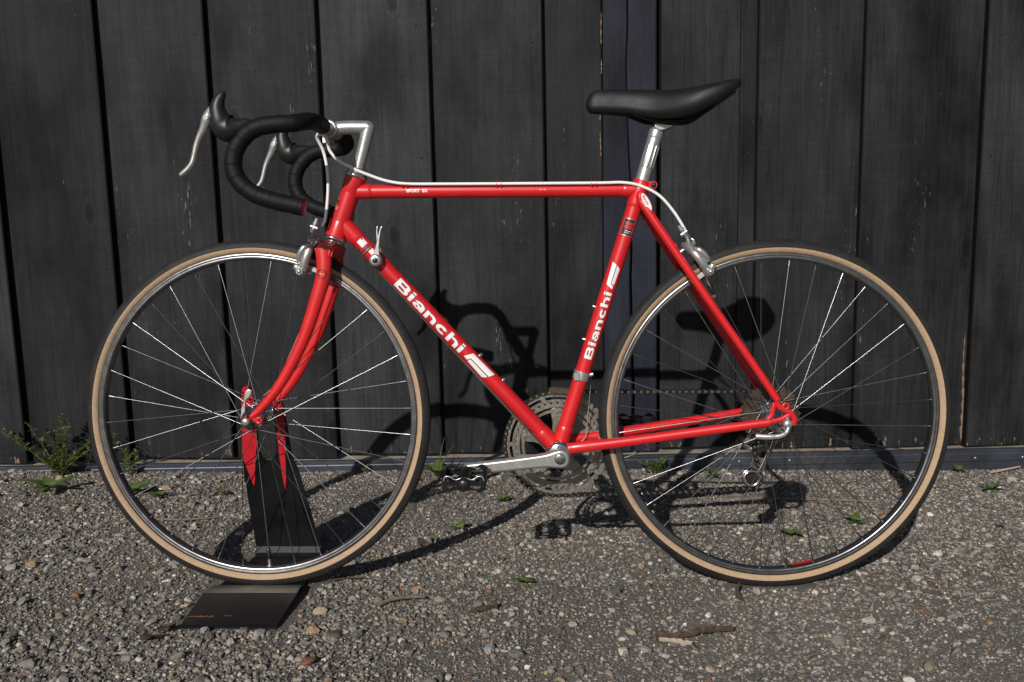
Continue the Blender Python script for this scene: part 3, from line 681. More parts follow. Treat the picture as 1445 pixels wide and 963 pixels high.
# ---- frame
SC = Vector((-.2645, 0, .7745)); ST_TOP = BB + (SC - BB) * 1.032
HT = Vector((-.8015, 0, .8)); HBt = Vector((-.8418, 0, .690))
def unit(a, b): return (Vector(b) - Vector(a)).normalized()
fr = MB()
fr.tube([HT, HBt], .0182, 28)
fr.tube([Vector((-.806, 0, .7738)), Vector((-.268, 0, .7745))], .0131, 28)
DT0 = Vector((-.824, 0, .7105)); fr.tube([DT0, BB], .0146, 28)
fr.tube([BB, ST_TOP], .0146, 28)
fr.cyl(BB + Vector((0, -.034, 0)), BB + Vector((0, .034, 0)), .0205, 32)
frame = fr.build('frame', M['red'], bike)
# lugs: sleeves with a thin raised rim, each a little wider than its tube
def lug(b, a, c, r, tip=True):
    a = Vector(a); c = Vector(c); b.tube([a, lerp(a, c, .8), lerp(a, c, .97), c], [r + .0014, r + .0012, r + .0010, r + .0002], 28, caps=False)
ttd = Vector((1, 0, 0)); dtd = unit(DT0, BB); std = unit(BB, SC); htd = unit(HBt, HT)
for args in (((-.806, 0, .7738), (-.771, 0, .7738), .0131), ((-.266, 0, .7745), (-.297, 0, .7745), .0131), (DT0 - dtd * .004, DT0 + dtd * .040, .0146), (BB, BB - dtd * .05, .0146), (BB, BB + std * .048, .0146), (SC, SC - std * .034, .0146)):
    lb = MB(); lug(lb, *args); lb.build('lug', M['red'], frame)
for a_, c_, r0, r1 in ((SC - std * .002, ST_TOP + std * .001, .0164, .0161), (HT + htd * .001, HT - htd * .030, .0197, .0190), (HBt - htd * .001, HBt + htd * .030, .0197, .0190)):
    MB().tube([a_, lerp(a_, c_, .92), c_], [r0, r1, r1 - .0008], 28).build('lug', M['red'], frame)
sb = MB(); bp = SC + Vector((.024, 0, .008)); sb.cyl(bp + Vector((0, -.015, 0)), bp + Vector((0, .015, 0)), .0072, 14)
sb.box(SC + Vector((.015, 0, .008)), (.02, .02, .014)); sb.build('seat_binder', M['red'], frame)
MB().lathe([(0, -.0178), (.0045, -.0178), (.005, -.0165), (.005, -.014)], bp, seg=12).build('binder_bolt', M['blackplastic'], frame)
for s in (-1, 1):
    st = [Vector((-.262, s * .017, .768)), Vector((-.2645, s * .0205, .757)), Vector((-.248, s * .029, .727)), Vector((-.1408, s * .046, .5692)), Vector((-.0594, s * .056, .4522)), Vector((-.012, s * .0625, .382))]
    b = MB(); pts = spline(st, 6); b.tube(pts, [.0055 if i < 2 else lerp(.0088, .0068, i / len(pts)) for i in range(len(pts))], 18)
    b.build('seat_stay', M['red'], frame)
    cs = [Vector((-.412, s * .030, .281)), Vector((-.38, s * .037, .2875)), Vector((-.30, s * .043, .2985)), Vector((-.16, s * .052, .3195)), Vector((-.026, s * .0635, .3400))]
    b = MB(); pts = spline(cs, 6); b.tube(pts, [lerp(.0120, .0078, i / len(pts)) for i in range(len(pts))], 18, flat=.85)
    b.build('chain_stay', M['red'], frame)
    # drop-out: three flat arms round an open triangle, the rear one hooked over the axle
    y = s * .0635; b = MB()
    for pl, r_ in (([(-.016, .379), (-.006, .3675), (.006, .3620), (.0155, .3545), (.0200, .3450), (.0185, .3350)], .0056), ([(-.034, .3395), (-.016, .3425), (-.002, .3470), (.006, .3515), (.0130, .3550)], .0048), ([(-.017, .377), (-.0205, .364), (-.0225, .354), (-.030, .3425)], .0048)):
        b.tube(spline([(x_, y, z_) for x_, z_ in pl], 5), r_, 12, flat=.62)
    b.lathe([(.0032, -.0032), (.0075, -.0032), (.0075, .0032), (.0032, .0032)], (.003, y, .3705), seg=20, closed=True)
    d_ = b.build('dropout', M['red'], frame)
b = MB(); b.cyl((-.205, -.04, .668), (-.205, .04, .668), .006, 14); b.cyl((-.335, -.038, .294), (-.335, .038, .294), .006, 14); b.build('bridge', M['red'], frame)
# bottle-cage bosses and cable clips
bo = MB().lathe([(0, .0075), (.0022, .0072), (.004, .0055), (.004, .002), (.0048, .0), (.0048, -.002)], axis=(0, 0, 1), seg=12).mesh('bottle_boss', M['chrome'])
dn = Vector((-dtd.z, 0, dtd.x)); dn = dn if dn.z > 0 else -dn
for q in ((-.5685, .4605), (-.5255, .4115)):
    base = DT0 + dtd * (Vector((q[0], 0, q[1])) - DT0).dot(dtd) + dn * .0143
    link('bottle_boss', bo, frame, Matrix.Translation(base) @ dn.to_track_quat('Z', 'Y').to_matrix().to_4x4())
sn = Vector((-std.z, 0, std.x))
for q in ((-.3538, .555), (-.3726, .4923)):
    base = BB + std * (Vector((q[0], 0, q[1])) - BB).dot(std) + sn * .0143
    link('bottle_boss', bo, frame, Matrix.Translation(base) @ sn.to_track_quat('Z', 'Y').to_matrix().to_4x4())
for x in (-.707, -.53, -.352):
    b = MB()
    for dx in (-.0042, .0042): b.tube([(x + dx, -.0145, .780), (x + dx, -.0185, .7845), (x + dx, -.0165, .7905), (x + dx, -.0115, .7908), (x + dx, -.0085, .7865), (x + dx, -.0075, .783)], .0011, 8)
    b.build('cable_clip', M['red'], frame)
# ---- fork
fk = MB()
for s in (-1, 1):
    bl = D['blade']; pts = [Vector((-.8560, s * .0445, .668))] + [Vector((p[0], s * lerp(.046, .050, i / 7), p[2])) for i, p in enumerate(bl)][1:]
    pts[-1] = Vector((-.9990, s * .0505, .3505)); pts = spline(pts, 6); n = len(pts)
    fk.tube(pts, [lerp(.0148, .0064, (i / n) ** 1.1) for i in range(n)], 20, flat=[lerp(.72, 1, i / n) for i in range(n)])
    y = s * .0515
    fk.pillow([(-.997, y, .3560), (-.991, y, .3520), (-.990, y, .3440), (-.9945, y, .3400), (-.998, y, .3370), (-1.0015, y, .3355), (-1.003, y, .3420), (-1.007, y, .3400), (-1.0125, y, .338), (-1.0125, y, .3490), (-1.005, y, .3565)], .003, .001)
    fk.lathe([(.0030, -.0028), (.0072, -.0028), (.0072, .0028), (.0030, .0028)], (-.9835, y, .3432), seg=18, closed=True)
    fk.box((-.990, y, .345), (.012, .0046, .008))
fork = fk.build('fork', M['red'], bike, SM)
crc = Vector((-.8490, 0, .6695)); pX = Vector((STX.z, 0, -STX.x))
bm = bmesh.new(); bmesh.ops.create_cube(bm, size=1)
for v in bm.verts:
    t = abs(v.co.y) * 2; v.co = Vector((v.co.x * .031, v.co.y * .104, v.co.z * (.026 if v.co.z > 0 else .036)))
bmesh.ops.subdivide_edges(bm, edges=[e for e in bm.edges if abs(e.verts[0].co.y - e.verts[1].co.y) > .05], cuts=5)
for v in bm.verts:
    if v.co.z > 0: v.co.z -= 2.2 * v.co.y ** 2 * 1.6
bmesh.ops.bevel(bm, geom=bm.edges[:], offset=.004, segments=2, affect='EDGES', clamp_overlap=True)
cme = bpy.data.meshes.new('fork_crown'); bm.to_mesh(cme); bm.free(); cme.materials.append(M['red']); cme.polygons.foreach_set('use_smooth', [False] * len(cme.polygons))
RX = Matrix(((pX.x, 0, STX.x, crc.x), (0, 1, 0, 0), (pX.z, 0, STX.z, crc.z), (0, 0, 0, 1)))
link('fork_crown', cme, fork, RX)
cr2 = MB(); cr2.tube([crc + STX * .008, crc + STX * .0205], .0172, 24); cr2.build('steerer_seat', M['red'], fork)
# ---- headset
b = MB(); p = HT
b.lathe([(.0175, .0), (.0215, .0), (.0222, .003), (.0215, .006), (.0175, .0075), (.0195, .008), (.0195, .0105), (.017, .0115), (.0185, .012), (.0185, .0165), (.0155, .018), (.0115, .018)], p + STX * .0005, STX, 28)
b.build('headset_cup', M['chrome'], bike); b = MB()
b.lathe([(.0175, .0), (.0218, -.0005), (.0225, -.0040), (.021, -.0075), (.0175, -.009), (.0205, -.0095), (.0205, -.012), (.0165, -.0125)], HBt, STX, 28)
b.build('headset_cup', M['chrome'], bike)
# ---- stem
b = MB(); cl = Vector((-.8483, 0, .889)); co = Vector((-.7755, 0, .8925))
b.tube(spline([cl + Vector((.012, 0, .002)), Vector((-.82, 0, .8935)), co + Vector((-.006, 0, .0008)), co], 6), [lerp(.0135, .0125, i / 18) for i in range(19)], 20)
b.ball(co, .0127, 18); b.tube([co, Vector((-.7935, 0, .826)), HT + STX * .016], [.0124, .0112, .0111], 20)
b.lathe([(.0132, -.019), (.0168, -.019), (.0176, -.017), (.0176, .017), (.0168, .019), (.0132, .019)], cl, (0, 1, 0), 28)
b.box(cl + Vector((-.004, 0, -.019)), (.014, .030, .012)); b.cyl(cl + Vector((-.004, -.017, -.0205)), cl + Vector((-.004, .017, -.0205)), .0045, 12)
b.build('stem', M['alu'], bike, SM)
# ---- handlebar
hb = MB(); hb.cyl(cl + Vector((0, -.07, 0)), cl + Vector((0, .07, 0)), .0127, 20)
bar = hb.build('handlebar', M['alu'], bike, SM)
for s in (-1, 1):
    path = [(-.8483, .050, .889), (-.8483, .085, .889), (-.849, .120, .8872), (-.8535, .152, .8825), (-.868, .173, .8765)] + [(p[0], .179, p[2]) for p in D['drop'][2:]]
    path = [(x, s * y, z) for x, y, z in path]
    pts = resample(spline(path, 10), .0022); n = len(pts)
    ph = lambda i: ((i * .0022 + .004 + .005 * math.sin(i * .021 + s)) % .0235) / .0235
    rad = [.0147 + .0008 * ph(i) - (.0009 if ph(i) > .91 else 0) for i in range(n)]
    rad[0] = .0130; rad[1] = .0142
    MB().tube(pts, rad, 22).build('bar_tape', M['tape'], bar)
    e = pts[-1]; t = (pts[-1] - pts[-3]).normalized()
    MB().lathe([(0, .0035), (.006, .0033), (.0065, .0028)], e, t, 20).build('bar_end_plug', M['alu_dull'], bar)
    MB().lathe([(.0065, .0026), (.0105, .0022), (.0125, .0002)], e, t, 20).build('bar_end_ring', M['decal_red'], bar)
    # brake hood and lever
    HS = [(-.938, .880, .003), (-.946, .877, .0085), (-.958, .872, .0145), (-.9725, .8675, .0228), (-.9835, .8715, .0230), (-.9905, .8800, .0195), (-.9945, .8930, .0158), (-.9955, .9050, .0128), (-.9920, .9165, .0098), (-.9868, .9245, .0068), (-.9835, .9285, .0040), (-.982, .9305, .0012)]
    sp3 = spline([(x, z, r_) for x, z, r_ in HS], 5)
    hd = MB().tube([(q.x, s * .179, q.y) for q in sp3], [max(.001, q.z) for q in sp3], 22, flat=[lerp(.98, .92, i / len(sp3)) for i in range(len(sp3))]).build('brake_hood', M['hood'], bar)
    LS = [(-1.0045, .9060, .0022), (-1.0085, .8970, .0055), (-1.0120, .8855, .0080), (-1.0190, .8700, .0062), (-1.0275, .8550, .0048), (-1.0340, .8400, .0042), (-1.0382, .8240, .0040), (-1.0425, .8110, .0040), (-1.0500, .8015, .0038), (-1.0590, .7940, .0036), (-1.0640, .7905, .0030), (-1.0655, .7895, .001)]
    sp3 = spline([(x, z, r_) for x, z, r_ in LS], 5)
    lv = MB().tube([(q.x, s * .179, q.y) for q in sp3], [max(.0006, q.z * 1.3) for q in sp3], 16, flat=1.15).build('brake_lever', M['alu'], bar)
    b = MB(); b.cyl((-1.0120, s * .179 - .0125, .8855), (-1.0120, s * .179 + .0125, .8855), .0042, 14); b.build('lever_pivot', M['chrome'], lv)
# ---- saddle and seat post
top = [(p[0], p[2]) for p in D['saddle_top']]; bot = [(p[0], p[2]) for p in D['saddle_bot']]
def interp(tab, x):
    if x <= tab[0][0]: return tab[0][1]
    for (a, u), (c, v) in zip(tab, tab[1:]):
        if x <= c: t = (x - a) / (c - a); return lerp(u, v, t)
    return tab[-1][1]
HWT0 = [(-.366, .006), (-.3635, .0125), (-.358, .0170), (-.350, .0195), (-.33, .0215), (-.30, .0235), (-.275, .028), (-.25, .037), (-.225, .050), (-.20, .062), (-.175, .0695), (-.15, .072), (-.125, .070), (-.105, .0625), (-.095, .054), (-.089, .045)]
HWT = [(x_, w_ * (1 + .15 * max(0, min(1, (x_ + .25) / .08)))) for x_, w_ in HWT0]
BOT = [(-.366, .9275), (-.36, .9190), (-.34, .9170), (-.31, .9155), (-.285, .9130), (-.265, .908), (-.245, .9040), (-.22, .9020), (-.195, .9030), (-.17, .9090), (-.15, .9180), (-.125, .9325), (-.105, .9450), (-.089, .9570)]
st_x = [-.366, -.3645, -.361, -.355, -.347] + [-.338 + .0125 * i for i in range(20)] + [-.0945, -.0905, -.089]
vs = []; fs = []; m = 27
for i, x in enumerate(st_x):
    zt = interp([(-.366, .9365)] + [(-.3645, .9415)] + top[1:], x); zb = interp(BOT, x); hw = interp(HWT, x)
    rise = .010 * max(0, (x + .16) / .07) if x > -.16 else 0
    for k in range(m):
        a = PI * k / (m - 1) if False else lerp(-1, 1, k / (m - 1))
        ang = a * PI / 2; e = lerp(.62, .30, max(0, min(1, (x + .24) / .08)))
        yy = hw * math.copysign(abs(math.sin(ang)) ** .85, a); zz = zb + (zt - zb) * (math.cos(ang) ** e if abs(a) < 1 else 0)
        zz += rise * 0
        vs.append((x, yy, zz))
n = len(st_x)
for i in range(n - 1):
    for k in range(m - 1): fs.append((i * m + k, (i + 1) * m + k, (i + 1) * m + k + 1, i * m + k + 1))
    fs.append((i * m + m - 1, (i + 1) * m + m - 1, (i + 1) * m, i * m))
fs.append(tuple(range(m))); fs.append(tuple((n - 1) * m + k for k in reversed(range(m))))
sd = MB().add(vs, fs, True).build('saddle', M['saddle'], bike)
SHIFT = Vector((0, 0, 0))
b = MB()
for s in (-1, 1): b.tube(spline([(-.325, s * .008, .922), (-.300, s * .014, .9195), (-.270, s * .021, .9085), (-.245, s * .022, .9010), (-.195, s * .022, .8995), (-.165, s * .028, .904), (-.135, s * .04, .926)], 6), .0036, 10)
b.build('saddle_rail', M['blacksteel'], sd)
MB().box((-.118, 0, .937), (.05, .075, .010), (Vector((.8, 0, .55)).normalized(), Vector((0, 1, 0)), Vector((-.55, 0, .8)).normalized())).build('saddle_base', M['blackplastic'], sd)
sp = MB(); P0 = BB + std * (.47); P1 = Vector((-.2365, 0, .873)); pd = unit(SC, P1)
sp.tube([SC - pd * .05, SC, P1 - pd * .006, P1], [.0134, .0134, .0134, .0128], 28)
post = sp.build('seat_post', M['alu'], bike)
sp = MB(); sp.tube(spline([P1 - pd * .004, P1 + pd * .006, Vector((-.2305, 0, .889)), Vector((-.226, 0, .896))], 5), [.0132, .0136, .0138, .0139, .014, .014, .0138, .0135, .013, .0128, .0125, .0125, .012, .012, .0115, .011], 20)
sp.pillow([(-.241, 0, .897), (-.229, 0, .8975), (-.205, 0, .8945), (-.203, 0, .8895), (-.215, 0, .8830), (-.228, 0, .880), (-.240, 0, .884)], .016, .004); sp.build('post_head', M['alu'], post)
MB().pillow([(-.229, 0, .9015), (-.197, 0, .8995), (-.194, 0, .8955), (-.2, 0, .893), (-.229, 0, .8945)], .027, .003).build('rail_clamp', M['blacksteel'], post)
for k, an in enumerate((-2.15, -1.57, -.99, -.42)):
    # long rounded flutes pressed into the post, seen as bright-rimmed ovals
    dr = Vector((0, 1, 0)) * math.sin(an) + Vector((pd.z, 0, -pd.x)) * math.cos(an)
    b = MB(); A = P1 - pd * .062 + dr * .0122; B_ = P1 - pd * .014 + dr * .0122
    b.tube([lerp(A, B_, t) for t in (0, .04, .1, .5, .9, .96, 1)], [.0008, .0019, .0025, .0026, .0025, .0019, .0008], 10); b.build('flute', M['alu_dull'], post)
# ---- cranks, chainrings, pedals
def crank_arm(name, s, ang, label):
    """left arm outline turned about the bottom bracket"""
    b = MB(); L = .170; yo = s * .079
    pr = [(-.0185, .0), (-.0150, .012), (-.0050, .0182), (.008, .0175), (.025, .0142), (.06, .0128), (.12, .0122), (.158, .0125), (.172, .0125), (.1815, .008), (.184, 0), (.1815, -.008), (.172, -.0125), (.158, -.0125), (.12, -.0122), (.06, -.0128), (.025, -.0142), (.008, -.0175), (-.0050, -.0182), (-.0150, -.012)]
    c, s_ = math.cos(ang), math.sin(ang)
    P = spline([BB + Vector((u * c - w * s_, yo, u * s_ + w * c)) for u, w in pr], 4, closed=True)
    b.pillow(P, .0085, .0058); b.cyl(BB + Vector((0, s * .036, 0)), BB + Vector((0, s * .080, 0)), .0150, 24)
    o = b.build(name, M['alu'], bike); o['label'] = label
    b = MB(); b.lathe([(0, .0885), (.0085, .0885), (.0105, .0875), (.0112, .0860), (.0112, .080)], BB, (0, s, 0), 28); b.build('dust_cap', M['chrome'], o)
    return o
CA = math.atan2(.2553 - BB.z, -.5923 - BB.x)
ck = crank_arm('crank_arm', -1, CA, 'crank arm on the side away from the chain'); crank_arm('crank_arm', 1, CA + PI, 'crank arm beside the chainrings')
b = MB()
for a in range(5): b.cyl(BB + Vector((.005 * math.cos(a * 2 * PI / 5), -.0893, .005 * math.sin(a * 2 * PI / 5))), BB + Vector((.005 * math.cos(a * 2 * PI / 5), -.088, .005 * math.sin(a * 2 * PI / 5))), .0013, 8)
b.build('cap_mark', M['blackplastic'], ck)
b = MB(); b.lathe([(.0150, -.044), (.0195, -.043), (.0222, -.0405), (.0222, -.034)], BB, (0, 1, 0), 32); b.build('bottom_bracket_cup', M['chrome'], bike)
b = MB(); b.lathe([(.0222, .034), (.0222, .038), (.015, .04)], BB, (0, 1, 0), 32); b.build('bottom_bracket_cup', M['chrome'], bike)
def ring(name, teeth, r_in, y, holes):
    r = .0127 * teeth / (2 * PI); seg = teeth * 4; vs = []; fs = []; b = MB()
    for i in range(seg):
        a = 2 * PI * i / seg; ro = r + (.0026, .0006, -.0034, .0006)[i % 4]
        for yy in (y - .0014, y + .0014): vs += [(ro * math.cos(a), yy, ro * math.sin(a)), ((r - .009) * math.cos(a), yy, (r - .009) * math.sin(a))]
    for i in range(seg):
        A = i * 4; B_ = ((i + 1) % seg) * 4
        fs += [(A, A + 1, B_ + 1, B_), (A + 2, B_ + 2, B_ + 3, A + 3), (A, B_, B_ + 2, A + 2), (A + 1, A + 3, B_ + 3, B_ + 1)]
    b.add([Vector(v) + BB for v in vs], fs, False)
    b.lathe([(r_in, y - .0014), (r_in + .0055, y - .0016), (r_in + .0055, y + .0014), (r_in, y + .0014)], BB, (0, 1, 0), 80, closed=True, smooth=False)
    for k in range(holes):      # bridges between the two bands leave slots
        a = 2 * PI * k / holes; u = Vector((math.cos(a), 0, math.sin(a))); w = Vector((-math.sin(a), 0, math.cos(a)))
        mid = (r_in + r - .004) / 2; b.box(BB + u * mid + Vector((0, y, 0)), (max(.004, r - .004 - r_in)  , .0027, .0085), (u, Vector((0, 1, 0)), w))
    return b.build(name, M['steel_dirty'], bike)
ring('chainring', 52, .0850, .046, 10); ring('chainring', 42, .0660, .0385, 5)
b = MB()
for k in range(5):
    a = math.radians(20 + 72 * k); u = Vector((math.cos(a), 0, math.sin(a))); w = Vector((-math.sin(a), 0, math.cos(a))); Yv = Vector((0, 1, 0))
    b.pillow([BB + Yv * .0425 + u * r_ + w * q for r_, q in ((.014, -.011), (.045, -.0085), (.072, -.0125), (.0765, 0), (.072, .0125), (.045, .0085), (.014, .011))], .0030, .001)
    b.cyl(BB + u * .0675 + Yv * .036, BB + u * .0675 + Yv * .050, .0046, 12)
b.cyl(BB + Vector((0, .038, 0)), BB + Vector((0, .05, 0)), .021, 24)
b.build('chainring_spider', M['steel_dirty'], bike)
def pedal(s, ang, label):
    c = BB + Vector((.1745 * math.cos(ang), 0, .1745 * math.sin(ang))); b = MB(); y0, y1 = s * .097, s * .187
    b.tube([c + Vector((0, s * .082, 0)), c + Vector((0, y0, 0)), c + Vector((0, y0 + s * .03, 0)), c + Vector((0, y1, 0))], [.0075, .0085, .012, .0125], 16)
    for y in (y0 + s * .006, y1 - s * .004):
        pl = spline([c + Vector((x, y, z)) for x, z in ((-.037, .006), (-.033, .0145), (-.024, .0145), (-.015, .009), (0, .0125), (.015, .009), (.024, .0145), (.033, .0145), (.037, .006), (.037, -.006), (.033, -.0145), (.024, -.0145), (.015, -.010), (0, -.0135), (-.015, -.010), (-.024, -.0145), (-.033, -.0145), (-.037, -.006))], 3, closed=True)
        n = len(pl); inner = [c + Vector(((p.x - c.x) * .80, y - c.y, (p.z - c.z) * .62)) for p in pl]; t = Vector((0, .0016, 0))
        vs = [p - t for p in pl] + [p - t for p in inner] + [p + t for p in pl] + [p + t for p in inner]; fs = []
        for i in range(n):
            j = (i + 1) % n; fs += [(i, j, n + j, n + i), (2 * n + i, 3 * n + i, 3 * n + j, 2 * n + j), (i, 2 * n + i, 2 * n + j, j), (n + i, n + j, 3 * n + j, 3 * n + i)]
        b.add(vs, fs, False)
        b.box(c + Vector((0, y - c.y, 0)), (.013, .0030, .022)); b.box(c + Vector((0, y - c.y, 0)), (.062, .0028, .006))
    for sx in (-1, 1):
        b.box(c + Vector((sx * .0365, (y0 + y1) / 2, .0)), (.003, abs(y1 - y0) - .008, .013))
        for k in range(7):
            yy = lerp(y0 + s * .009, y1 - s * .009, k / 6)
            for sz in (-1, 1): b.box(c + Vector((sx * .0365, yy, sz * .0085)), (.0032, .0065, .005), (Vector((1, 0, 0)), Vector((0, .8, .6)), Vector((0, -.6, .8))))
    o = b.build('pedal', M['blacksteel'], bike); o['label'] = label
    for y in (y1 - s * .0022,):
        e = spline([c + Vector((x, y, z)) for x, z in ((-.0355, .0065), (-.032, .0135), (-.024, .0135), (-.015, .008), (0, .0115), (.015, .008), (.024, .0135), (.032, .0135), (.0355, .0065))], 4)
        MB().tube(e, .0012, 6).build('worn_edge', M['alu'], o)
    MB().lathe([(0, .0025), (.007, .0025), (.0085, .001), (.0085, -.002)], c + Vector((0, y1, 0)), (0, s, 0), 16).build('pedal_cap', M['blackplastic'], o)
pedal(-1, CA, 'black metal cage pedal with worn edges'); pedal(1, CA + PI, 'black cage pedal behind the rear wheel')
# ---- chain, front and rear derailleur
def arc(c, r, a0, a1, n): return [Vector((c[0] + r * math.cos(math.radians(lerp(a0, a1, i / n))), 0, c[1] + r * math.sin(math.radians(lerp(a0, a1, i / n))))) for i in range(n + 1)]
C1 = (-.030, .2060); C2 = (-.006, .2640); rr = .1051
cp = arc((BB.x, BB.z), rr, 92, 268, 40) + [Vector((-.2, 0, .1765))] + arc(C1, .0205, -95, 25, 8) + arc(C2, .0205, 205, 120, 5) + arc((0, .340), .0415, -60, 92, 12) + [Vector((BB.x, 0, BB.z + rr))]
cy = [.046] * 41 + [.045] + [.0440] * 9 + [.0440] * 6 + [.0440] * 13 + [.046]
cp = [Vector((p.x, y, p.z)) for p, y in zip(cp, cy)]
cpts = resample(cp, .0127)[:-1]; b = MB(); pb_ = MB()
for i in range(len(cpts)):
    p, q = cpts[i], cpts[(i + 1) % len(cpts)]; d = (q - p); L = d.length
    if L < .004: continue
    d.normalize(); w = Vector((-d.z, 0, d.x)); off = .0036 if i % 2 else .0024
    pb_.cyl(p + Vector((0, -.0056, 0)), p + Vector((0, .0056, 0)), .0025, 8); b.cyl(p + Vector((0, -.002, 0)), p + Vector((0, .002, 0)), .0040, 8)
    for s in (-1, 1):
        yv = Vector((0, s * off, 0)); o8 = [p + d * x + w * z + yv for x, z in ((-.0042, 0), (-.003, .0036), (.0015, .0042), (L / 2, .0027), (L - .0015, .0042), (L + .003, .0036), (L + .0042, 0), (L + .003, -.0036), (L - .0015, -.0042), (L / 2, -.0027), (.0015, -.0042), (-.003, -.0036))]
        t = Vector((0, .0005, 0)); vs = [v - t for v in o8] + [v + t for v in o8]; m = len(o8)
        b.add(vs, [tuple(range(m)), tuple(range(2 * m - 1, m - 1, -1))] + [(k, m + k, m + (k + 1) % m, (k + 1) % m) for k in range(m)], False)
chain = b.build('chain', M['chain'], bike)
pb_.build('chain_pin', M['chrome'], chain)['kind'] = 'stuff'
b = MB(); q0 = BB + std * (.1515); b.tube([q0 - std * .008, q0 + std * .008], .0163, 28); b.box(q0 + Vector((-.010, -.0145, 0)), (.010, .010, .014)); b.cyl(q0 + Vector((.012, -.004, .0)), q0 + Vector((.022, -.004, .003)), .004, 10)
b.box(q0 + Vector((.004, .022, -.006)), (.016, .02, .014)); fd = b.build('front_derailleur', M['alu'], bike)
b = MB()
for y in (.036, .055):
    pa = arc((BB.x, BB.z), .1135, 64, 99, 8); pb = arc((BB.x, BB.z), .1030, 66, 97, 8); poly = [Vector((p.x, y, p.z)) for p in pa] + [Vector((p.x, y, p.z)) for p in reversed(pb)]
    b.pillow(poly, .0010, .0004)
b.box(BB + Vector((.035, .045, .1065)), (.008, .020, .003)); b.build('derailleur_cage', M['cassette'], fd)
b = MB(); b.tube(spline([(.005, .070, .335), (.010, .076, .318), (.004, .079, .30), (-.006, .075, .285)], 5), .0085, 12)
b.tube(spline([(-.002, .074, .288), (-.02, .072, .281), (-.038, .066, .270), (-.020, .060, .262), (-.006, .055, .264)], 5), [.009] * 6 + [.0075] * 15, 12)
rd = b.build('rear_derailleur', M['alu'], bike)
b = MB()
for y in (.0385, .0495):
    b.lathe([(.0115, y - .001), (.0185, y - .001), (.0185, y + .001), (.0115, y + .001)], (C1[0], 0, C1[1]), (0, 1, 0), 24, closed=True)
    b.cyl((C1[0] + .012, y, C1[1] + .012), (C2[0] + .008, y, C2[1]), .0032, 8)
    if y > .04: b.pillow([(C2[0] - .010, y, C2[1] + .006), (C2[0] + .006, y, C2[1] + .010), (C2[0] + .010, y, C2[1] - .004), (C1[0] + .011, y, C1[1] + .002), (C1[0] + .006, y, C1[1] - .009), (C1[0] - .008, y, C1[1] - .008), (C1[0] - .010, y, C1[1] + .004)], .0010, .0004)
b.build('pulley_cage', M['chrome'], rd)
for c in (C1, C2):
    b = MB(); b.lathe([(.004, .0425), (.0145, .0425), (.0175, .044), (.0145, .0455), (.004, .0455)], (c[0], 0, c[1]), (0, 1, 0), 22); b.cyl((c[0], .037, c[1]), (c[0], .051, c[1]), .0042, 10); b.build('jockey_wheel', M['blackplastic'], rd)
# ---- brakes
def caliper(name, pv, fwd, dwn, mw, padpt):
    """side-pull brake on pivot pv; fwd points away from the frame, dwn along the arms to the rim"""
    pv = Vector(pv); fwd = Vector(fwd); dwn = Vector(dwn).normalized(); Y = Vector((0, 1, 0)); b = MB()
    b.cyl(pv - fwd * .024, pv + fwd * .018, .004, 12); b.lathe([(0, .0215), (.006, .021), (.0075, .018), (.0075, .012), (.009, .011), (.009, .006)], pv, fwd, 14)
    for k, s in enumerate((-1, 1)):
        f = fwd * (.004 + .008 * k)
        pts = spline([pv + f - Y * s * .004 - dwn * .004, pv + f + Y * s * .016 + dwn * .001, pv + f + Y * s * .031 + dwn * .014, pv + f + Y * s * .035 + dwn * .030, pv + f * .9 + Y * s * .033 + dwn * .051, pv + f * .8 + Y * s * .030 + dwn * .063], 5)
        n = len(pts); b.tube(pts, [lerp(.0098, .0072, i / n) for i in range(n)], 12)
    # cable arm reaching up on the near side
    b.tube(spline([pv + fwd * .010 + Y * .002 - dwn * .002, pv + fwd * .012 - Y * .012 - dwn * .010, pv + fwd * .012 - Y * .022 - dwn * .020, pv + fwd * .010 - Y * .028 - dwn * .027], 4), [.0068 - .0002 * i for i in range(13)], 10)
    b.tube(spline([pv + fwd * .004 - Y * .030 + dwn * .010, pv + fwd * .012 - Y * .040 + dwn * .012, pv + fwd * .016 - Y * .040 + dwn * .028, pv + fwd * .014 - Y * .036 + dwn * .040], 4), .0056, 10)
    o = b.build(name, M['alu'], bike, mw)
    b = MB(); q = pv + fwd * .010 - Y * .029 - dwn * .028; b.cyl(q - fwd * .007, q + fwd * .007, .0038, 10); b.cyl(q + dwn * .004, q - dwn * .017, .0036, 10); b.cyl(q - dwn * .006, q - dwn * .010, .0055, 6); b.build('cable_adjuster', M['alu'], o)
    for s in (-1, 1):
        b = MB(); e = pv + fwd * .006 + Y * s * .030 + dwn * .058; b.cyl(e, e + Y * s * .013, .0068, 6); b.ball(e + fwd * .010 - dwn * .004, .0075, 10, (1, .8, 1)); b.lathe([(0, .0165), (.004, .016), (.0055, .013)], e, Y * s, 12)
        b.build('pad_nut', M['alu'], o)
    t = dwn.cross(Y)
    for s in (-1, 1):
        p = MB(); c = Vector(padpt) + Y * s * .0165
        p.pillow([c + fwd * u + dwn * w for u, w in ((-.021, -.0045), (.021, -.0050), (.0235, 0), (.021, .0050), (-.021, .0045), (-.0235, 0))], .0048, .0015, ax=(0, 1, 0)); p.build('brake_pad', M['pad'], o)
    return o
# the pivots sit in front of the crown and behind the bridge; the arms run down to the rims
caliper('brake_caliper', (-.8760, 0, .6765), (-.936, 0, .352), (-.352, 0, -.936), SM, (-.8905, 0, .6305))
caliper('brake_caliper', (-.1760, 0, .6640), (.80, 0, .60), (.60, 0, -.80), None, (-.1490, 0, .6130))
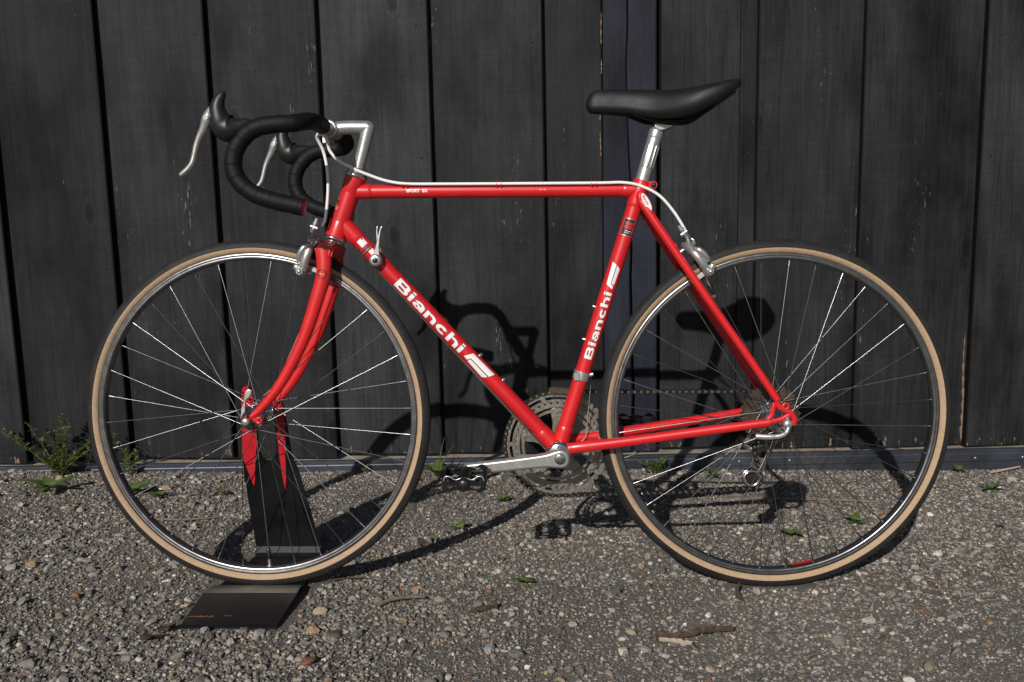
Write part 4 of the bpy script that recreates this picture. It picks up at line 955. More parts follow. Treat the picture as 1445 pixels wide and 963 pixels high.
# ---- cables
b = MB(); pts = spline([(-.8560, -.045, .876), (-.8500, -.030, .8720), (-.8475, -.022, .8600), (-.8440, -.020, .8471), (-.8283, -.020, .8300), (-.8010, -.020, .8150), (-.7760, -.018, .8045), (-.7480, -.0165, .7945), (-.7220, -.016, .7888), (-.6980, -.016, .7868), (-.66, -.016, .7863)] + [tuple(p) for p in D['rcable'][3:]] , 8)
b.tube([SM @ p if p.x < -.815 else p for p in pts], .0029, 10); b.build('brake_cable', M['white'], bike)
ft = [(-.8560, -.050, .8770), (-.8630, -.040, .8700)] + [tuple(p) for p in D['fcable'][1:]]
ft = ft[:-1] + [(-.8590, -.029, .7085)]
pts = spline(ft, 8); k = int(len(pts) * .74)
b = MB(); b.tube(pts[:k + 1], .0029, 10); b.build('brake_cable', M['white'], bike, SM)
MB().tube(pts[k:], .0032, 10).build('cable_sleeve', M['greycable'], bike, SM)
b = MB(); un = -dn
for s in (-1, 1):
    b.tube([DT0 + dtd * .085 + Vector((0, s * .018, 0)), DT0 + dtd * .11 + un * .013 + Vector((0, s * .011, 0)), BB - dtd * .03 + un * .0185 + Vector((0, s * .006, 0)), BB + un * .021 + Vector((.004, s * .006, 0))], .0010, 6)
b.tube([BB + Vector((.016, .006, -.018)), BB + Vector((.055, .02, .02)), BB + std * .145 + Vector((.022, .012, 0))], .0010, 6)
b.tube([(-.40, .012, .255), (-.30, .045, .286), (-.08, .060, .325), (-.045, .066, .326)], .0010, 6)
b.build('shift_cable', M['wire'], bike)
# ---- shift levers on the down tube
bc = DT0 + dtd * (Vector((-.7595, 0, .6475)) - DT0).dot(dtd)
for s in (-1, 1):
    b = MB(); b.lathe([(0, .034), (.0075, .034), (.0105, .0325), (.0122, .029), (.0128, .024), (.0128, .0165), (.009, .013)], bc, (0, s, 0), 26)
    y = s * .026
    tl = .16 if s < 0 else -.10; up = Vector((tl, 0, 1)).normalized(); sd_ = Vector((1, 0, -tl)).normalized(); o = bc + Vector((0, y, 0))
    b.pillow([o + up * a + sd_ * c for a, c in ((-.004, -.008), (.012, -.0058), (.030, -.0032), (.050, -.0020), (.062, -.0002), (.066, .003), (.064, .0052), (.058, .0034), (.040, .0028), (.022, .0042), (.008, .0075), (-.004, .009))], .0035, .0018)
    lv = b.build('shift_lever', M['alu'], bike)
    MB().lathe([(0, .0362), (.0035, .0362), (.005, .0352), (.005, .033)], bc, (0, s, 0), 14).build('lever_screw', M['blackplastic'], lv)
# ---------------------------------------------------------------- lettering and marks on the tubes
class Wrap:
    """maps (u along the tube, v up across it, in metres) onto the tube's round wall"""
    def __init__(s, p0, d, up, r): s.p0 = Vector(p0); s.d = Vector(d).normalized(); s.b = (Vector(up) - s.d * Vector(up).dot(s.d)).normalized(); n = s.d.cross(s.b); s.n = n if n.y < 0 else -n; s.r = r
    def __call__(s, u, v, off): a = v / s.r; return s.p0 + s.d * u + (s.n * math.cos(a) + s.b * math.sin(a)) * (s.r + off)
def shape_grid(b, W, fn, nu, nv, off):
    vs = [W(*fn(i / nu, j / nv), off) for i in range(nu + 1) for j in range(nv + 1)]
    b.add(vs, [(i * (nv + 1) + j, (i + 1) * (nv + 1) + j, (i + 1) * (nv + 1) + j + 1, i * (nv + 1) + j + 1) for i in range(nu) for j in range(nv)], True)
def R_(x0, y0, x1, y1): return ('r', x0, y0, x1, y1)
def A_(cx, cy, rx, ry, ix, iy, a0, a1): return ('a', cx, cy, rx, ry, ix, iy, a0, a1)
GL = {'B': (28.5, [R_(0, 0, 7.6, 18), R_(7.4, 14.2, 18, 18), R_(7.4, 7.4, 19, 10.6), R_(7.4, 0, 19, 3.8), A_(18, 12.7, 9, 5.3, 1.8, 1.5, -90, 90), A_(19, 5.3, 9.3, 5.3, 2, 1.5, -90, 90)]),
      'i': (7.2, [R_(0, 0, 7.2, 13.2), R_(0, 14.8, 7.2, 18)]),
      'a': (24, [R_(16.4, 0, 23.8, 8.4), A_(12.6, 8.2, 11.2, 5.2, 4, 2.1, -4, 166), A_(9.2, 4.2, 9.2, 4.2, 2.6, 1.3, 0, 360)]),
      'n': (24, [R_(0, 0, 7.2, 13.2), A_(12.6, 7.4, 11.2, 5.8, 4, 2.4, -3, 128), R_(16.6, 0, 23.8, 7.6)]),
      'c': (22.5, [A_(11.6, 6.6, 11.6, 6.6, 4.2, 2.7, 36, 324)]),
      'h': (24, [R_(0, 0, 7.2, 18), A_(12.6, 7.4, 11.2, 5.8, 4, 2.4, -3, 128), R_(16.6, 0, 23.8, 7.6)])}
def draw(b, W, sh, k, ox, oy, grow, off):
    if sh[0] == 'r':
        x0, y0, x1, y1 = sh[1] - grow, sh[2] - grow, sh[3] + grow, sh[4] + grow
        shape_grid(b, W, lambda s, t: (ox + k * lerp(x0, x1, s), oy + k * lerp(y0, y1, t)), 2, 8, off)
    elif sh[0] == 'a':
        _, cx, cy, rx, ry, ix, iy, a0, a1 = sh; ga = 0 if a1 - a0 >= 359 else math.degrees(grow / max(rx, ry)); a0 -= ga; a1 += ga
        def f(s, t):
            a = math.radians(lerp(a0, a1, s)); X = lerp(max(.3, ix - grow), rx + grow, t); Y = lerp(max(.3, iy - grow), ry + grow, t); return (ox + k * (cx + X * math.cos(a)), oy + k * (cy + Y * math.sin(a)))
        shape_grid(b, W, f, 26, 3, off)
    elif sh[0] == 'q':
        p = sh[1]; cx = sum(q[0] for q in p) / 4; cy = sum(q[1] for q in p) / 4
        p = [(q[0] + math.copysign(grow, q[0] - cx), q[1] + math.copysign(grow, q[1] - cy)) for q in p]
        shape_grid(b, W, lambda s, t: tuple((ox, oy)[c] + k * lerp(lerp(p[0][c], p[1][c], s), lerp(p[3][c], p[2][c], s), t) for c in (0, 1)), 4, 6, off)
def wordmark(W, word, total, k_h, parent):
    w = sum(GL[c][0] for c in word) + 3.6 * (len(word) - 1); k = total / w; ky = k_h
    for grow, off0, mat, name in ((.75, .00012, 'decal_dark', 'lettering_outline'), (0, .00030, 'decal_white', 'lettering')):
        b = MB(); x = 0; q = 0
        for c in word:
            for sh in GL[c][1]:
                draw(b, W, sh, k, k * x, -9 * k, grow, off0 + (q % 6) * .00002); q += 1
            x += GL[c][0] + 3.6
        b.build(name, M[mat], parent)
def emblem(W, u0, k, parent, v0=0.):
    arc_ = lambda v: 14.6 * math.asin(max(-.97, min(.97, v / 14.6)))
    up = [[(0, -6.4), (10, 10.2), (13.2, .6), (10, -7.2)], [(10, 10.2), (71, 11.4), (65.5, .9), (13.2, .6)], [(12.9, -8.4), (13.8, -1.3), (64, -1.5), (56.6, -10.2)]]
    Q = [('q', [(u, arc_(v)) for u, v in q]) for q in up]
    for grow, off0, mat, name in ((.7, .00012, 'decal_dark', 'emblem_outline'), (0, .0003, 'decal_white', 'emblem')):
        b = MB()
        for i, sh in enumerate(Q): draw(b, W, sh, k, u0, v0, grow, off0 + i * .00002)
        b.build(name, M[mat], parent)
uv_ = Vector((1, 0, 1))
t0 = (Vector((-.7200, 0, .6085)) - DT0).dot(dtd)
WD = Wrap(DT0, dtd, uv_, .0146)
class Shift:
    def __init__(s, W, u): s.W = W; s.u = u
    def __call__(s, u, v, off): return s.W(u + s.u, v, off)
wordmark(Shift(WD, t0), 'Bianchi', .180, None, frame)
emblem(Shift(WD, t0 + .180 + .010), 0, .00095, frame)
WS = Wrap(BB, std, (-1, 0, .2), .0146)
s0 = (Vector((-.3660, 0, .4555)) - BB).dot(std)
wordmark(Shift(WS, s0), 'Bianchi', .133, None, frame)
emblem(Shift(WS, s0 + .133 + .007), 0, .00072, frame)
# small type set with the built-in font and bent round the tube
def small_text(txt, W, u, v, h, mat, parent, name='lettering', wide=1.0, bold=.0):
    cu = bpy.data.curves.new('type', 'FONT'); cu.body = txt; cu.size = 1.0; cu.align_x = 'LEFT'; cu.offset = bold; cu.resolution_u = 3
    to = bpy.data.objects.new('type', cu); COL.objects.link(to); bpy.context.view_layer.update()
    me = bpy.data.meshes.new_from_object(to.evaluated_get(bpy.context.evaluated_depsgraph_get())); bpy.data.objects.remove(to); bpy.data.curves.remove(cu)
    k = h / .72
    for p in me.vertices: p.co = W(u + p.co.x * k * wide, v + p.co.y * k, .0003)
    me.materials.clear(); me.materials.append(M[mat]); me.name = name
    return link(name, me, parent)
WT = Wrap((-.806, 0, .7738), (1, 0, 0), (0, 0, 1), .0131)
small_text('SPORT  SX', WT, .1015, -.0022, .0056, 'decal_white', frame, wide=1.08, bold=.045)
b = MB()
for u in (.353, .360): shape_grid(b, WT, lambda s, t, u=u: (u + .003 * s, .0008 + .0012 * t), 1, 2, .0003)
b.build('paint_mark', M['decal_white'], frame)
# striped white decal near the shift levers
def patch(W, u0, u1, v0, v1, mat, name, parent, off=.0003, skew=0.):
    b = MB(); shape_grid(b, W, lambda s, t: (lerp(u0, u1, s) + skew * (t - .5), lerp(v0, v1, t)), 3, 10, off); return b.build(name, M[mat], parent)
q = (Vector((-.7865, 0, .6885)) - DT0).dot(dtd)
patch(WD, q - .012, q + .013, -.004, .010, 'decal_white', 'white_decal', frame)
b = MB(); shape_grid(b, WD, lambda s, t: (q - .010 + .012 * s, .006 + .003 * t), 2, 2, .0005); b.build('decal_print', M['decal_blue'], frame)
for i, mt in enumerate(('decal_blue', 'decal_red', 'decal_dark', 'decal_gold', 'decal_dark')): patch(WD, q + .0145 + i * .0022, q + .0163 + i * .0022, -.015, .010, mt, 'stripe', frame)
patch(WD, q + .0262, q + .036, .0, .010, 'decal_white', 'white_decal', frame)
# black sticker on the seat tube
q = (Vector((-.3000, 0, .708)) - BB).dot(std)
patch(WS, q - .0165, q + .0165, -.0095, .0125, 'alu_dull', 'sticker_border', frame, .0002); patch(WS, q - .0152, q + .0152, -.0082, .0112, 'decal_dark', 'sticker', frame, .00035)
for a, c, v0, v1, mt in ((.004, .0095, -.006, .009, 'decal_red'), (-.003, .0025, -.006, .009, 'decal_red'), (-.0078, -.0066, -.006, .005, 'decal_white'), (-.0112, -.0102, -.004, .006, 'decal_white')):
    b = MB(); n = 6
    for i in range(n): shape_grid(b, WS, lambda s, t, i=i: (q + lerp(a, c, s), lerp(v0, v1, (i + .78 * t) / n)), 1, 2, .0005)
    b.build('sticker_print', M[mt], frame)
# oval decal on the seat-stay cap
sc0 = Vector((-.2632, -.0265, .7635)); sdv = unit((-.2645, -.0205, .757), (-.248, -.029, .727)); nv = Vector((0, -1, 0)); sdv = (sdv - nv * sdv.dot(nv)).normalized(); wv_ = nv.cross(sdv)
b = MB(); n = 28; oc = Vector((-.2560, 0, .7500))
vs = [oc + Vector((0, -.0345, 0)) + sdv * (.0195 * math.cos(2 * PI * i / n)) + wv_ * (.0068 * math.sin(2 * PI * i / n)) for i in range(n)]; vs2 = [v + Vector((0, .012, 0)) for v in vs]
b.add(vs + vs2, [tuple(range(n))[::-1]] + [(i, (i + 1) % n, n + (i + 1) % n, n + i) for i in range(n)], False); b.build('stay_cap', M['red'], frame)
vs = [oc + Vector((0, -.0348, 0)) + sdv * (.0180 * math.cos(2 * PI * i / n)) + wv_ * (.0056 * math.sin(2 * PI * i / n)) for i in range(n)]
MB().add(vs, [tuple(range(n))[::-1]], False).build('cap_decal', M['decal_white'], frame)
class Flat:
    def __init__(s, o, x, y, n): s.o = o; s.x = x; s.y = y; s.n = n
    def __call__(s, u, v, off): return s.o + s.x * u + s.y * v + s.n * off
sy = wv_ if wv_.x > 0 else -wv_
small_text('Bianchi', Flat(oc + Vector((0, -.0348, 0)), sdv, sy, nv), -.0135, -.0022, .0058, 'decal_red', frame, wide=.82, bold=.01)
# head badge: a small spread-winged mark in gold and black
WH = Wrap(HBt, htd, (-1, 0, .2), .0182); q = (Vector((-.8270, 0, .746)) - HBt).dot(htd); b = MB(); g = MB(); random.seed(3)
for i in range(11):
    u, v = random.uniform(-.013, .013), random.uniform(.010, .021); L = random.uniform(.003, .007); w = random.uniform(.0008, .002)
    shape_grid(b if i % 2 else g, WH, lambda s, t, u=u, v=v, L=L, w=w: (q + u + L * (s - .5) + .3 * w * t, v + w * t * 2 + L * .3 * s), 2, 2, .0003 + i * .00003)
b.build('head_badge', M['decal_dark'], frame); g.build('head_badge', M['decal_gold'], frame)
# octagonal mark on the near fork blade
bc_ = Vector((-.8595, -.0585, .6195)); ax_ = unit((-.8764, 0, .5491), (-.8546, 0, .6216)); sx_ = Vector((ax_.z, 0, -ax_.x)); n = 8
def blade_pt(u, v, off): a = u / .0148; return Vector((-.8552, -.0462, .6190)) + ax_ * v + sx_ * (.0148 * math.sin(a)) + Vector((0, -1, 0)) * (.01085 * math.cos(a) + off)
b = MB(); o8 = [(-.0085, -.0045), (-.0045, -.0085), (.0045, -.0085), (.0085, -.0045), (.0085, .0045), (.0045, .0085), (-.0045, .0085), (-.0085, .0045)]
for i in range(8):
    p, r_ = o8[i], o8[(i + 1) % 8]; shape_grid(b, blade_pt, lambda s, t, p=p, r_=r_: (lerp(p[0], r_[0], s) * (1 - .17 * t), lerp(p[1], r_[1], s) * (1 - .17 * t)), 3, 1, .0009)
b.build('fork_mark', M['decal_dark'], fork)
b = MB()
for i in range(5): shape_grid(b, blade_pt, lambda s, t, i=i: (-.0058 + .0024 * i + .0018 * s, -.0012 + .0024 * t), 1, 1, .0009)
b.build('fork_mark', M['decal_gold'], fork)

# ---------------------------------------------------------------- the wheel stand
stand = thing('wheel_stand', 'bent black steel wheel stand with red tipped arms under the front wheel', 'stand', (-1.004, 0, 0))
SI = Matrix.Translation((1.004, 0, 0))
def slab(outline, th, name, mat, parent):
    """outline: list of 3D points of the upper face; thickness downwards along the face normal"""
    P = [Vector(p) for p in outline]; nrm = (P[1] - P[0]).cross(P[2] - P[0]).normalized()
    n = len(P); vs = P + [p - nrm * th for p in P]
    return MB().add(vs, [tuple(range(n)), tuple(range(2 * n - 1, n - 1, -1))] + [(i, n + i, n + (i + 1) % n, (i + 1) % n) for i in range(n)], False).build(name, mat, parent, SI)
zt = .0045
sb_ = MB()
prof = [(.172, .026), (.168, .010), (.160, zt), (.03, zt), (-.006, zt), (-.030, .0135), (-.074, .0150), (-.0765, .0144), (-.196, .0045), (-.200, .0030)]
def plate_x(y): return (lerp(-1.098, -1.066, (y + .08) / .25), lerp(-.918, -.928, (y + .08) / .25))
vs = []; fs = []; n = len(prof); th = .0042
for (y, z) in prof:
    a, c = plate_x(max(y, -.09)); a += -.002 if y < -.1 else 0
    if y < -.195: a += .006; c -= .006
    vs += [(a, y, z), (c, y, z), (a, y + (th if z > .02 else 0), z - (0 if z > .02 else th)), (c, y + (th if z > .02 else 0), z - (0 if z > .02 else th))]
for i in range(n - 1):
    A, B_ = i * 4, (i + 1) * 4
    fs += [(A, B_, B_ + 1, A + 1), (A + 2, A + 3, B_ + 3, B_ + 2), (A, A + 2, B_ + 2, B_), (A + 1, B_ + 1, B_ + 3, A + 3)]
fs += [(0, 1, 3, 2), ((n - 1) * 4, (n - 1) * 4 + 2, (n - 1) * 4 + 3, (n - 1) * 4 + 1)]
bpl = sb_.add(vs, fs, False).build('base_plate', M['blacksteel'], stand, SI)
bpl.data.materials.append(simple('worn_steel_with_glare', (.11, .105, .095), .36, .5, .5, 22, dirt=(.03, .026, .022), dirt_amt=.05))  # worn, dusty strip, with sky glare painted in as a paler tone
for i in (4, 5): bpl.data.polygons[i * 4].material_index = 1
# upright plate leaning to the wheel, forked into two arms at the top
def up_pt(x, z): t = (z - .02) / .38; return Vector((x, lerp(.172, .078, t), z))
outl = [(-.9270, .020), (-.9440, .12), (-.9600, .205), (-.9700, .232), (-.9735, .30), (-.9800, .372), (-.9850, .382), (-.9920, .384), (-.9975, .378), (-.9985, .32), (-1.0005, .248), (-1.0055, .234), (-1.0150, .226), (-1.0260, .226), (-1.0325, .232), (-1.0360, .245), (-1.0365, .30), (-1.0380, .372), (-1.0420, .384), (-1.0500, .388), (-1.0570, .383), (-1.0600, .370), (-1.0680, .30), (-1.0735, .23), (-1.0745, .19), (-1.0720, .12), (-1.0672, .020)]
upm = slab([up_pt(x, z) for x, z in outl], .0042, 'upright', M['blacksteel'], stand)
for pts in ([(-1.0375, .372), (-1.0420, .3845), (-1.0500, .3885), (-1.0572, .3835), (-1.0603, .370), (-1.0683, .30), (-1.0730, .235), (-1.0660, .205), (-1.0590, .175), (-1.0560, .168), (-1.0530, .178), (-1.0470, .225), (-1.0400, .265), (-1.0362, .30)],
            [(-.9765, .30), (-.9798, .372), (-.9850, .3823), (-.9920, .3843), (-.9977, .378), (-.9967, .32), (-.9960, .270), (-.9955, .225), (-.9935, .190), (-.9905, .160), (-.9878, .160), (-.9865, .180), (-.9840, .225), (-.9800, .262)]):
    P = [up_pt(x, z) + Vector((0, -.0016, 0)) for x, z in (pts if pts[0][0] < -1.03 else pts)]
    nrm = (P[1] - P[0]).cross(P[2] - P[0])
    ar = sum(((P[i].x) * (P[(i + 1) % len(P)].z) - (P[(i + 1) % len(P)].x) * (P[i].z)) for i in range(len(P)))
    if ar < 0: P = P[::-1]
    b = MB(); nn = len(P); back = [p + Vector((0, .0075, .0018)) for p in P]
    b.add(P + back, [tuple(range(nn)), tuple(range(2 * nn - 1, nn - 1, -1))] + [(i, nn + i, nn + (i + 1) % nn, (i + 1) % nn) for i in range(nn)], False)
    b.build('arm_red_piece', M['standred'], stand, SI)  # pointed red piece over the front of each arm
# rust stain strips along the front slope
rs = simple('rust_stain', (.20, .085, .04), .8, 0, .4, 90)
b = MB(); 
def slope_z(y): return lerp(.0144, .0045, (-.0765 - y) / .1195) + .0003
for x0, x1, y0, y1, wob in ((-1.095, -1.045, -.168, -.160, 3), (-1.030, -1.012, -.1645, -.1605, 9)):
    n = 10; vs = []
    for i in range(n + 1):
        x = lerp(x0, x1, i / n); w = (y1 - y0) * (.6 + .35 * math.sin(i * wob)) * (1 if i not in (0, n) else .2)
        vs += [(x, y0, slope_z(y0)), (x, y0 + w, slope_z(y0 + w))]
    b.add(vs, [(2 * i, 2 * i + 2, 2 * i + 3, 2 * i + 1) for i in range(n)])

b.build('rust_stain', rs, stand, SI)

# ---------------------------------------------------------------- weeds
def leaf(b, base, d, up, L, w, curl=.3, lobes=0, seg=5):
    """one leaf: tapered blade bent downwards"""
    base = Vector(base); d = Vector(d).normalized(); up = Vector(up); sd_ = d.cross(up).normalized(); up = sd_.cross(d).normalized(); vs = []; fs = []
    for i in range(seg + 1):
        t = i / seg; c = base + d * (L * t) + up * (L * curl * (t - t * t * 1.6)); ww = w * (math.sin(PI * min(1, t * .92 + .06)) ** .8) * (1 - .12 * (i % 2) * lobes)
        vs += [c - sd_ * ww + up * ww * .25, c, c + sd_ * ww + up * ww * .25]
    for i in range(seg):
        a = i * 3; fs += [(a, a + 3, a + 4, a + 1), (a + 1, a + 4, a + 5, a + 2)]
    b.add(vs, fs, True)
def sprout(name, label, loc, n, L, mat='leaf', cat='weed', group=None, tilt=.45, w=.32, stem=.012):
    t = thing(name, label, cat, (loc[0], loc[1], float(ground_z(np.array(loc[0]), np.array(loc[1])))), group)
    a0 = random.uniform(0, 6)
    b = MB(); b.tube([(0, 0, -.006), (.001, 0, stem * .5), (0, .001, stem)], [.0012, .001, .0008], 6); b.build('stem', M[mat], t)
    for i in range(n):
        a = a0 + 2 * PI * i / n + random.uniform(-.4, .4); b = MB(); Li = L * random.uniform(.7, 1.15)
        leaf(b, (0, 0, stem * random.uniform(.5, 1)), (math.cos(a), math.sin(a), random.uniform(tilt * .5, tilt * 1.4)), (0, 0, 1), Li, Li * w, .25, 1)
        b.build('leaf', M[mat], t)
    return t
def bushy(name, label, loc, stems, H, spread, mat='leaf2'):
    t = thing(name, label, 'weed', (loc[0], loc[1], 0)); b = MB(); lf = MB()
    for k in range(stems):
        a = lerp(-1, 1, (k + .5) / stems) + random.uniform(-.15, .15); h = H * random.uniform(.6, 1.05) * (1 - .25 * abs(a))
        tip = Vector((a * spread, random.uniform(-.05, .02), h)); pts = spline([(random.uniform(-.01, .01), 0, -.01), (a * spread * .35, random.uniform(-.02, .01), h * .45), tip], 6)
        b.tube(pts, [lerp(.0013, .0005, i / len(pts)) for i in range(len(pts))], 5)
        for q in range(int(60 * h / .15)):
            u = random.uniform(.15, 1); p = pts[min(len(pts) - 1, int(u * len(pts)))]
            an = random.uniform(0, 2 * PI); L = random.uniform(.008, .018) * (1.35 - .6 * u); tw = Vector((math.cos(an), math.sin(an), random.uniform(.1, .9))).normalized()
            p2 = p + tw * random.uniform(.0, .016) * (1.2 - u); leaf(lf, p2, tw, (0, 0, 1) if abs(tw.z) < .9 else (1, 0, 0), L, L * .3, .2, 0, 3)
    b.build('stalk', M[mat], t); lf.build('foliage', M[mat], t)
    return t
random.seed(21)
bushy('tall_weed', 'bushy tall green weed at the foot of the fence left of the bicycle', (-1.86, .88), 12, .21, .17)
bushy('wispy_weed', 'thin wispy green weed rising against the fence beside the tall bushy one', (-1.655, .895), 3, .12, .05)
sprout('leafy_weed', 'low spreading weed with long leaves in gravel before the tall weed', (-1.80, .70), 9, .080, 'leaf', w=.2)
sprout('leafy_weed', 'broad leafed seedling just left of the front tyre, in open gravel', (-1.545, .655), 6, .055, w=.26)
sprout('small_sprout', 'tiny sprout in sunlit gravel seen through the left of the front wheel', (-1.30, .66), 4, .028)
t = sprout('grassy_weed', 'weed with broad basal leaves and two long grass blades by the fence', (-.735, .845), 8, .075, 'leaf', w=.26, tilt=.75)
for tip in ((.022, -.01, .125), (.050, -.015, .105)):
    b = MB(); pts = spline([(0, 0, 0), (tip[0] * .35, tip[1] * .4, tip[2] * .5), tip], 6); b.tube(pts, [lerp(.0034, .0006, i / 12) for i in range(13)], 5, flat=.4); b.build('grass_blade', M['leaf2'], t)
sprout('small_sprout', 'bright seedling of rounded leaves just right of the near pedal', (-.538, .60), 5, .026, w=.42)
sprout('small_sprout', 'small green sprout alone on bare gravel below the chainrings', (-.488, .0), 5, .022, w=.36)
sprout('small_sprout', 'two leaved seedling on the front wheel shadow band left of pedal shadow', (-.640, .35), 3, .030, w=.34)
sprout('small_sprout', 'little upright sprout below the front wheel shadow band', (-.690, .245), 2, .018, w=.25, tilt=1.6)
sprout('leafy_weed', 'pair of drooping leaves on gravel right of the rear tyre', (.800, .70), 4, .040, w=.36)
sprout('small_sprout', 'green sprout in gravel low inside the rear wheel near the red sticker', (.128, .29), 4, .032, w=.32)
sprout('small_sprout', 'green sprout inside the rear wheel under its right hand rim', (.315, .39), 5, .032, w=.26)
bushy('fence_weed', 'curly green weed at the fence foot behind the chain stays', (-.10, .885), 6, .060, .055, 'leaf')
bushy('fence_weed', 'small curly weed before the steel rail beside the rear derailleur', (.055, .83), 4, .032, .03, 'leaf')
sprout('small_sprout', 'sprout against the base rail just right of the rear tyre', (.800, .892), 5, .030, w=.36)
sprout('small_sprout', 'flat little weed on gravel left of the wheel stand upright', (-1.46, .62), 4, .032, w=.3)
sprout('small_sprout', 'thin green tuft at the base rail behind the front rim', (-.955, .885), 4, .03, w=.14, tilt=1.5)
sprout('small_sprout', 'yellowish seedling on gravel under the rear derailleur pulley', (.012, .66), 3, .022, 'leaf2')

# ---------------------------------------------------------------- sticks, leaves, single stones
def stick(name, label, pts, r, mat='twig', cat='stick', group=None):
    P = [Vector(p) for p in pts]; o = P[0].copy(); o.z = 0
    sp_ = spline([p - o for p in P], 6); n = len(sp_)
    ob = MB().tube(sp_, [r * (1 - .55 * i / n) * random.uniform(.85, 1.1) for i in range(n)], 8).build(name, M[mat]); ob.location = o
    return tag(ob, label, cat, group)
def shard(name, label, pts, w, th, mat, seed):
    """torn flat strip of bark or wood: ragged outline, cupped and split"""
    r_ = random.Random(seed); P = resample(spline(pts, 6), .006); o = P[0].copy(); o.z = 0; n = len(P); vs = []; fs = []
    for i, p in enumerate(P):
        t = (P[min(i + 1, n - 1)] - P[max(i - 1, 0)]).normalized(); sd2 = Vector((-t.y, t.x, 0)).normalized(); k = math.sin(PI * min(.98, .1 + .88 * i / n)) ** .6
        a_ = w * k * r_.uniform(.45, 1.1); c_ = w * k * r_.uniform(.35, 1.05); up = th * r_.uniform(.7, 1.4); q = p - o
        vs += [q + sd2 * a_ + Vector((0, 0, up * .6)), q + Vector((0, 0, up * r_.uniform(.8, 1.6))), q - sd2 * c_ + Vector((0, 0, up * r_.uniform(.2, .8))), q - sd2 * c_ * .8 + Vector((0, 0, -th * .4)), q + sd2 * a_ * .8 + Vector((0, 0, -th * .3))]
    for i in range(n - 1):
        for j in range(5): fs.append((i * 5 + j, (i + 1) * 5 + j, (i + 1) * 5 + (j + 1) % 5, i * 5 + (j + 1) % 5))
    fs += [tuple(range(5)), tuple((n - 1) * 5 + j for j in reversed(range(5)))]
    ob = MB().add(vs, fs, False).build(name, M[mat]); ob.location = o; return tag(ob, label, 'bark')
shard('bark_strip', 'split dark bark strip lying on open gravel below the rear tyre', [(-.262, -.258, .006), (-.215, -.250, .009), (-.175, -.238, .013), (-.125, -.226, .010)], .0075, .006, 'deadleaf', 5)
shard('bark_splinter', 'pale splinter sticking out of the dark bark strip', [(-.258, -.262, .007), (-.235, -.270, .008), (-.205, -.277, .006)], .0045, .004, 'sill', 8)
shard('bark_flake', 'dark flake of bark half buried in gravel below the crank', [(-.585, -.135, .003), (-.56, -.125, .005), (-.535, -.11, .004)], .008, .005, 'deadleaf', 12)
stick('twig', 'curved grey twig lying on the gravel below the near pedal', [(-.760, -.102, .003), (-.735, -.085, .007), (-.705, -.072, .006), (-.675, -.068, .005)], .005)
stick('twig', 'long thin twig in gravel at the left, ahead of the front wheel', [(-1.47, .41, .004), (-1.40, .425, .006), (-1.32, .425, .005), (-1.24, .45, .004)], .004)
stick('thin_stem', 'thin reddish dry stem slanting beside the pedal shadow', [(-.500, .30, .004), (-.455, .36, .008), (-.405, .43, .005), (-.375, .47, .004)], .0018)
stick('long_stick', 'long straight dry stick on the gravel inside the rear wheel', [(.02, .59, .006), (.15, .585, .009), (.30, .58, .008), (.44, .57, .005)], .006)
stick('twig', 'short pale twig leaning by the base rail right of the rear tyre', [(.88, .875, .004), (.93, .885, .010), (.985, .905, .014)], .005, 'sill')
stick('twig', 'short dark stub of wood just below the rear tyre contact', [(-.075, -.075, .002), (-.078, -.06, .012), (-.07, -.04, .02)], .005, 'deadleaf')
stick('red_stem', 'thin red stem lying behind the wheel stand plate', [(-.88, .02, .004), (-.82, .03, .006), (-.76, .01, .004)], .002, 'deadleaf')
def dead_leaf(label, loc, L, a):
    b = MB(); t = 6; vs = []; fs = []
    for i in range(t + 1):
        for j in range(5):
            u, v = i / t, (j - 2) / 2; w = .42 * math.sin(PI * min(.97, u * .9 + .06)) * (1 + .2 * math.sin(9 * u + j))
            vs.append((L * (u - .5), L * w * v * .8, L * (.12 * abs(v) + .10 * math.sin(5 * u + 2 * v) + .08)))
    for i in range(t):
        for j in range(4): fs.append((i * 5 + j, (i + 1) * 5 + j, (i + 1) * 5 + j + 1, i * 5 + j + 1))
    o = b.add(vs, fs, True).build('dead_leaf', M['deadleaf']); o.location = loc; o.rotation_euler.z = a
    return tag(o, label, 'leaf')
dead_leaf('crumpled rust brown dead leaf at the corner of the wheel stand plate', (-1.112, -.215, .004), .034, .9)
dead_leaf('flat dark red dead leaf on gravel left of the wheel stand', (-1.125, -.250, .002), .036, .3)
dead_leaf('curled brown dead leaf on gravel under the rear sprockets', (-.035, .80, .003), .028, .5)
dead_leaf('small brown dead leaf right of the rear tyre on the gravel', (.64, .36, .003), .022, 1.9)
vr, vf = rock_variants(3, 12, 10)
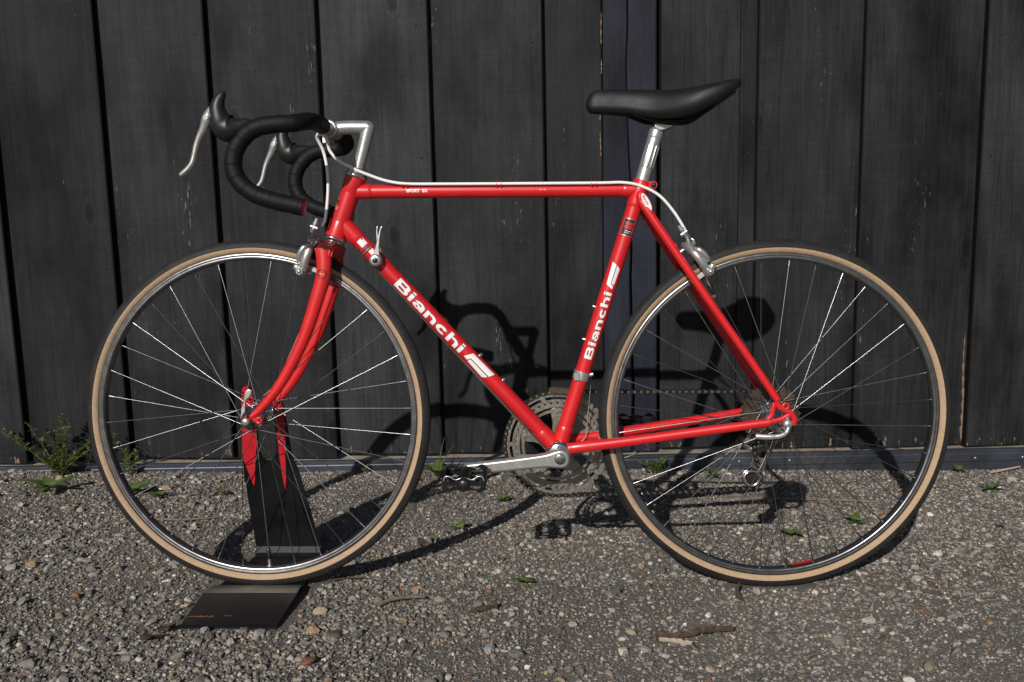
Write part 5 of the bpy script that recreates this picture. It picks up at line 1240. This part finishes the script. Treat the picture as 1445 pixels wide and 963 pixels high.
big = [('smooth grey pebble touching the front edge of the wheel stand plate', (-1.044, -.218), .030, (.30, .28, .255)), ('angular pale grey stone in front of the wheel stand plate', (-.985, -.262), .032, (.33, .32, .30)),
       ('tan stone at the left edge of the wheel stand plate', (-1.118, -.10), .022, (.40, .29, .18)), ('light pebble by the base rail behind the front rim, left side', (-1.50, .84), .034, (.40, .38, .36)),
       ('ochre stone on gravel behind the left front rim', (-1.475, .70), .036, (.42, .33, .22)), ('flat pale stone right of the pedal shadow twig', (-.395, .40), .042, (.36, .34, .31)),
       ('tan wedge stone under the pedal shadow', (-.40, .275), .034, (.34, .28, .22)), ('pale stone just below the rear tyre', (-.035, -.035), .028, (.40, .38, .35)),
       ('whitish round stone resting on the fence sill', (-.795, .935), .018, (.42, .39, .34)), ('big grey stone in the coarse gravel below the chainrings', (-.545, -.29), .036, (.30, .295, .285)),
       ('dark grey stone beside the big grey one', (-.50, -.315), .034, (.18, .18, .175)), ('cream stone near the base rail, right of the rear tyre', (.905, .80), .040, (.45, .42, .38)),
       ('grey lump of stone left of the near pedal shadow band', (-.74, .30), .030, (.20, .20, .195)), ('orange brown flat stone on the bare patch below the crank', (-.70, -.02), .024, (.34, .2, .11))]
for i, (lab, (x, y), s, c) in enumerate(big):
    w = vr[i % len(vr)] * (s * .42) * np.array([1, .8, .55]); a = random.uniform(0, 6); ca, sa = math.cos(a), math.sin(a)
    w = np.stack([w[:, 0] * ca - w[:, 1] * sa, w[:, 0] * sa + w[:, 1] * ca, w[:, 2]], -1)
    me = bpy.data.meshes.new('stone'); me.from_pydata(w.tolist(), [], vf.tolist()); at = me.attributes.new('stone_colour', 'FLOAT_COLOR', 'POINT')
    at.data.foreach_set('color', np.tile(np.array([*c, 1], np.float32), len(w))); me.materials.append(M['stone']); me.polygons.foreach_set('use_smooth', [False] * len(vf))
    o = link('stone', me); o.location = (x, y, (.0545 if 'sill' in lab else float(ground_z(np.array(x), np.array(y))) + s * .16)); tag(o, lab, 'stone', 'single larger stones')
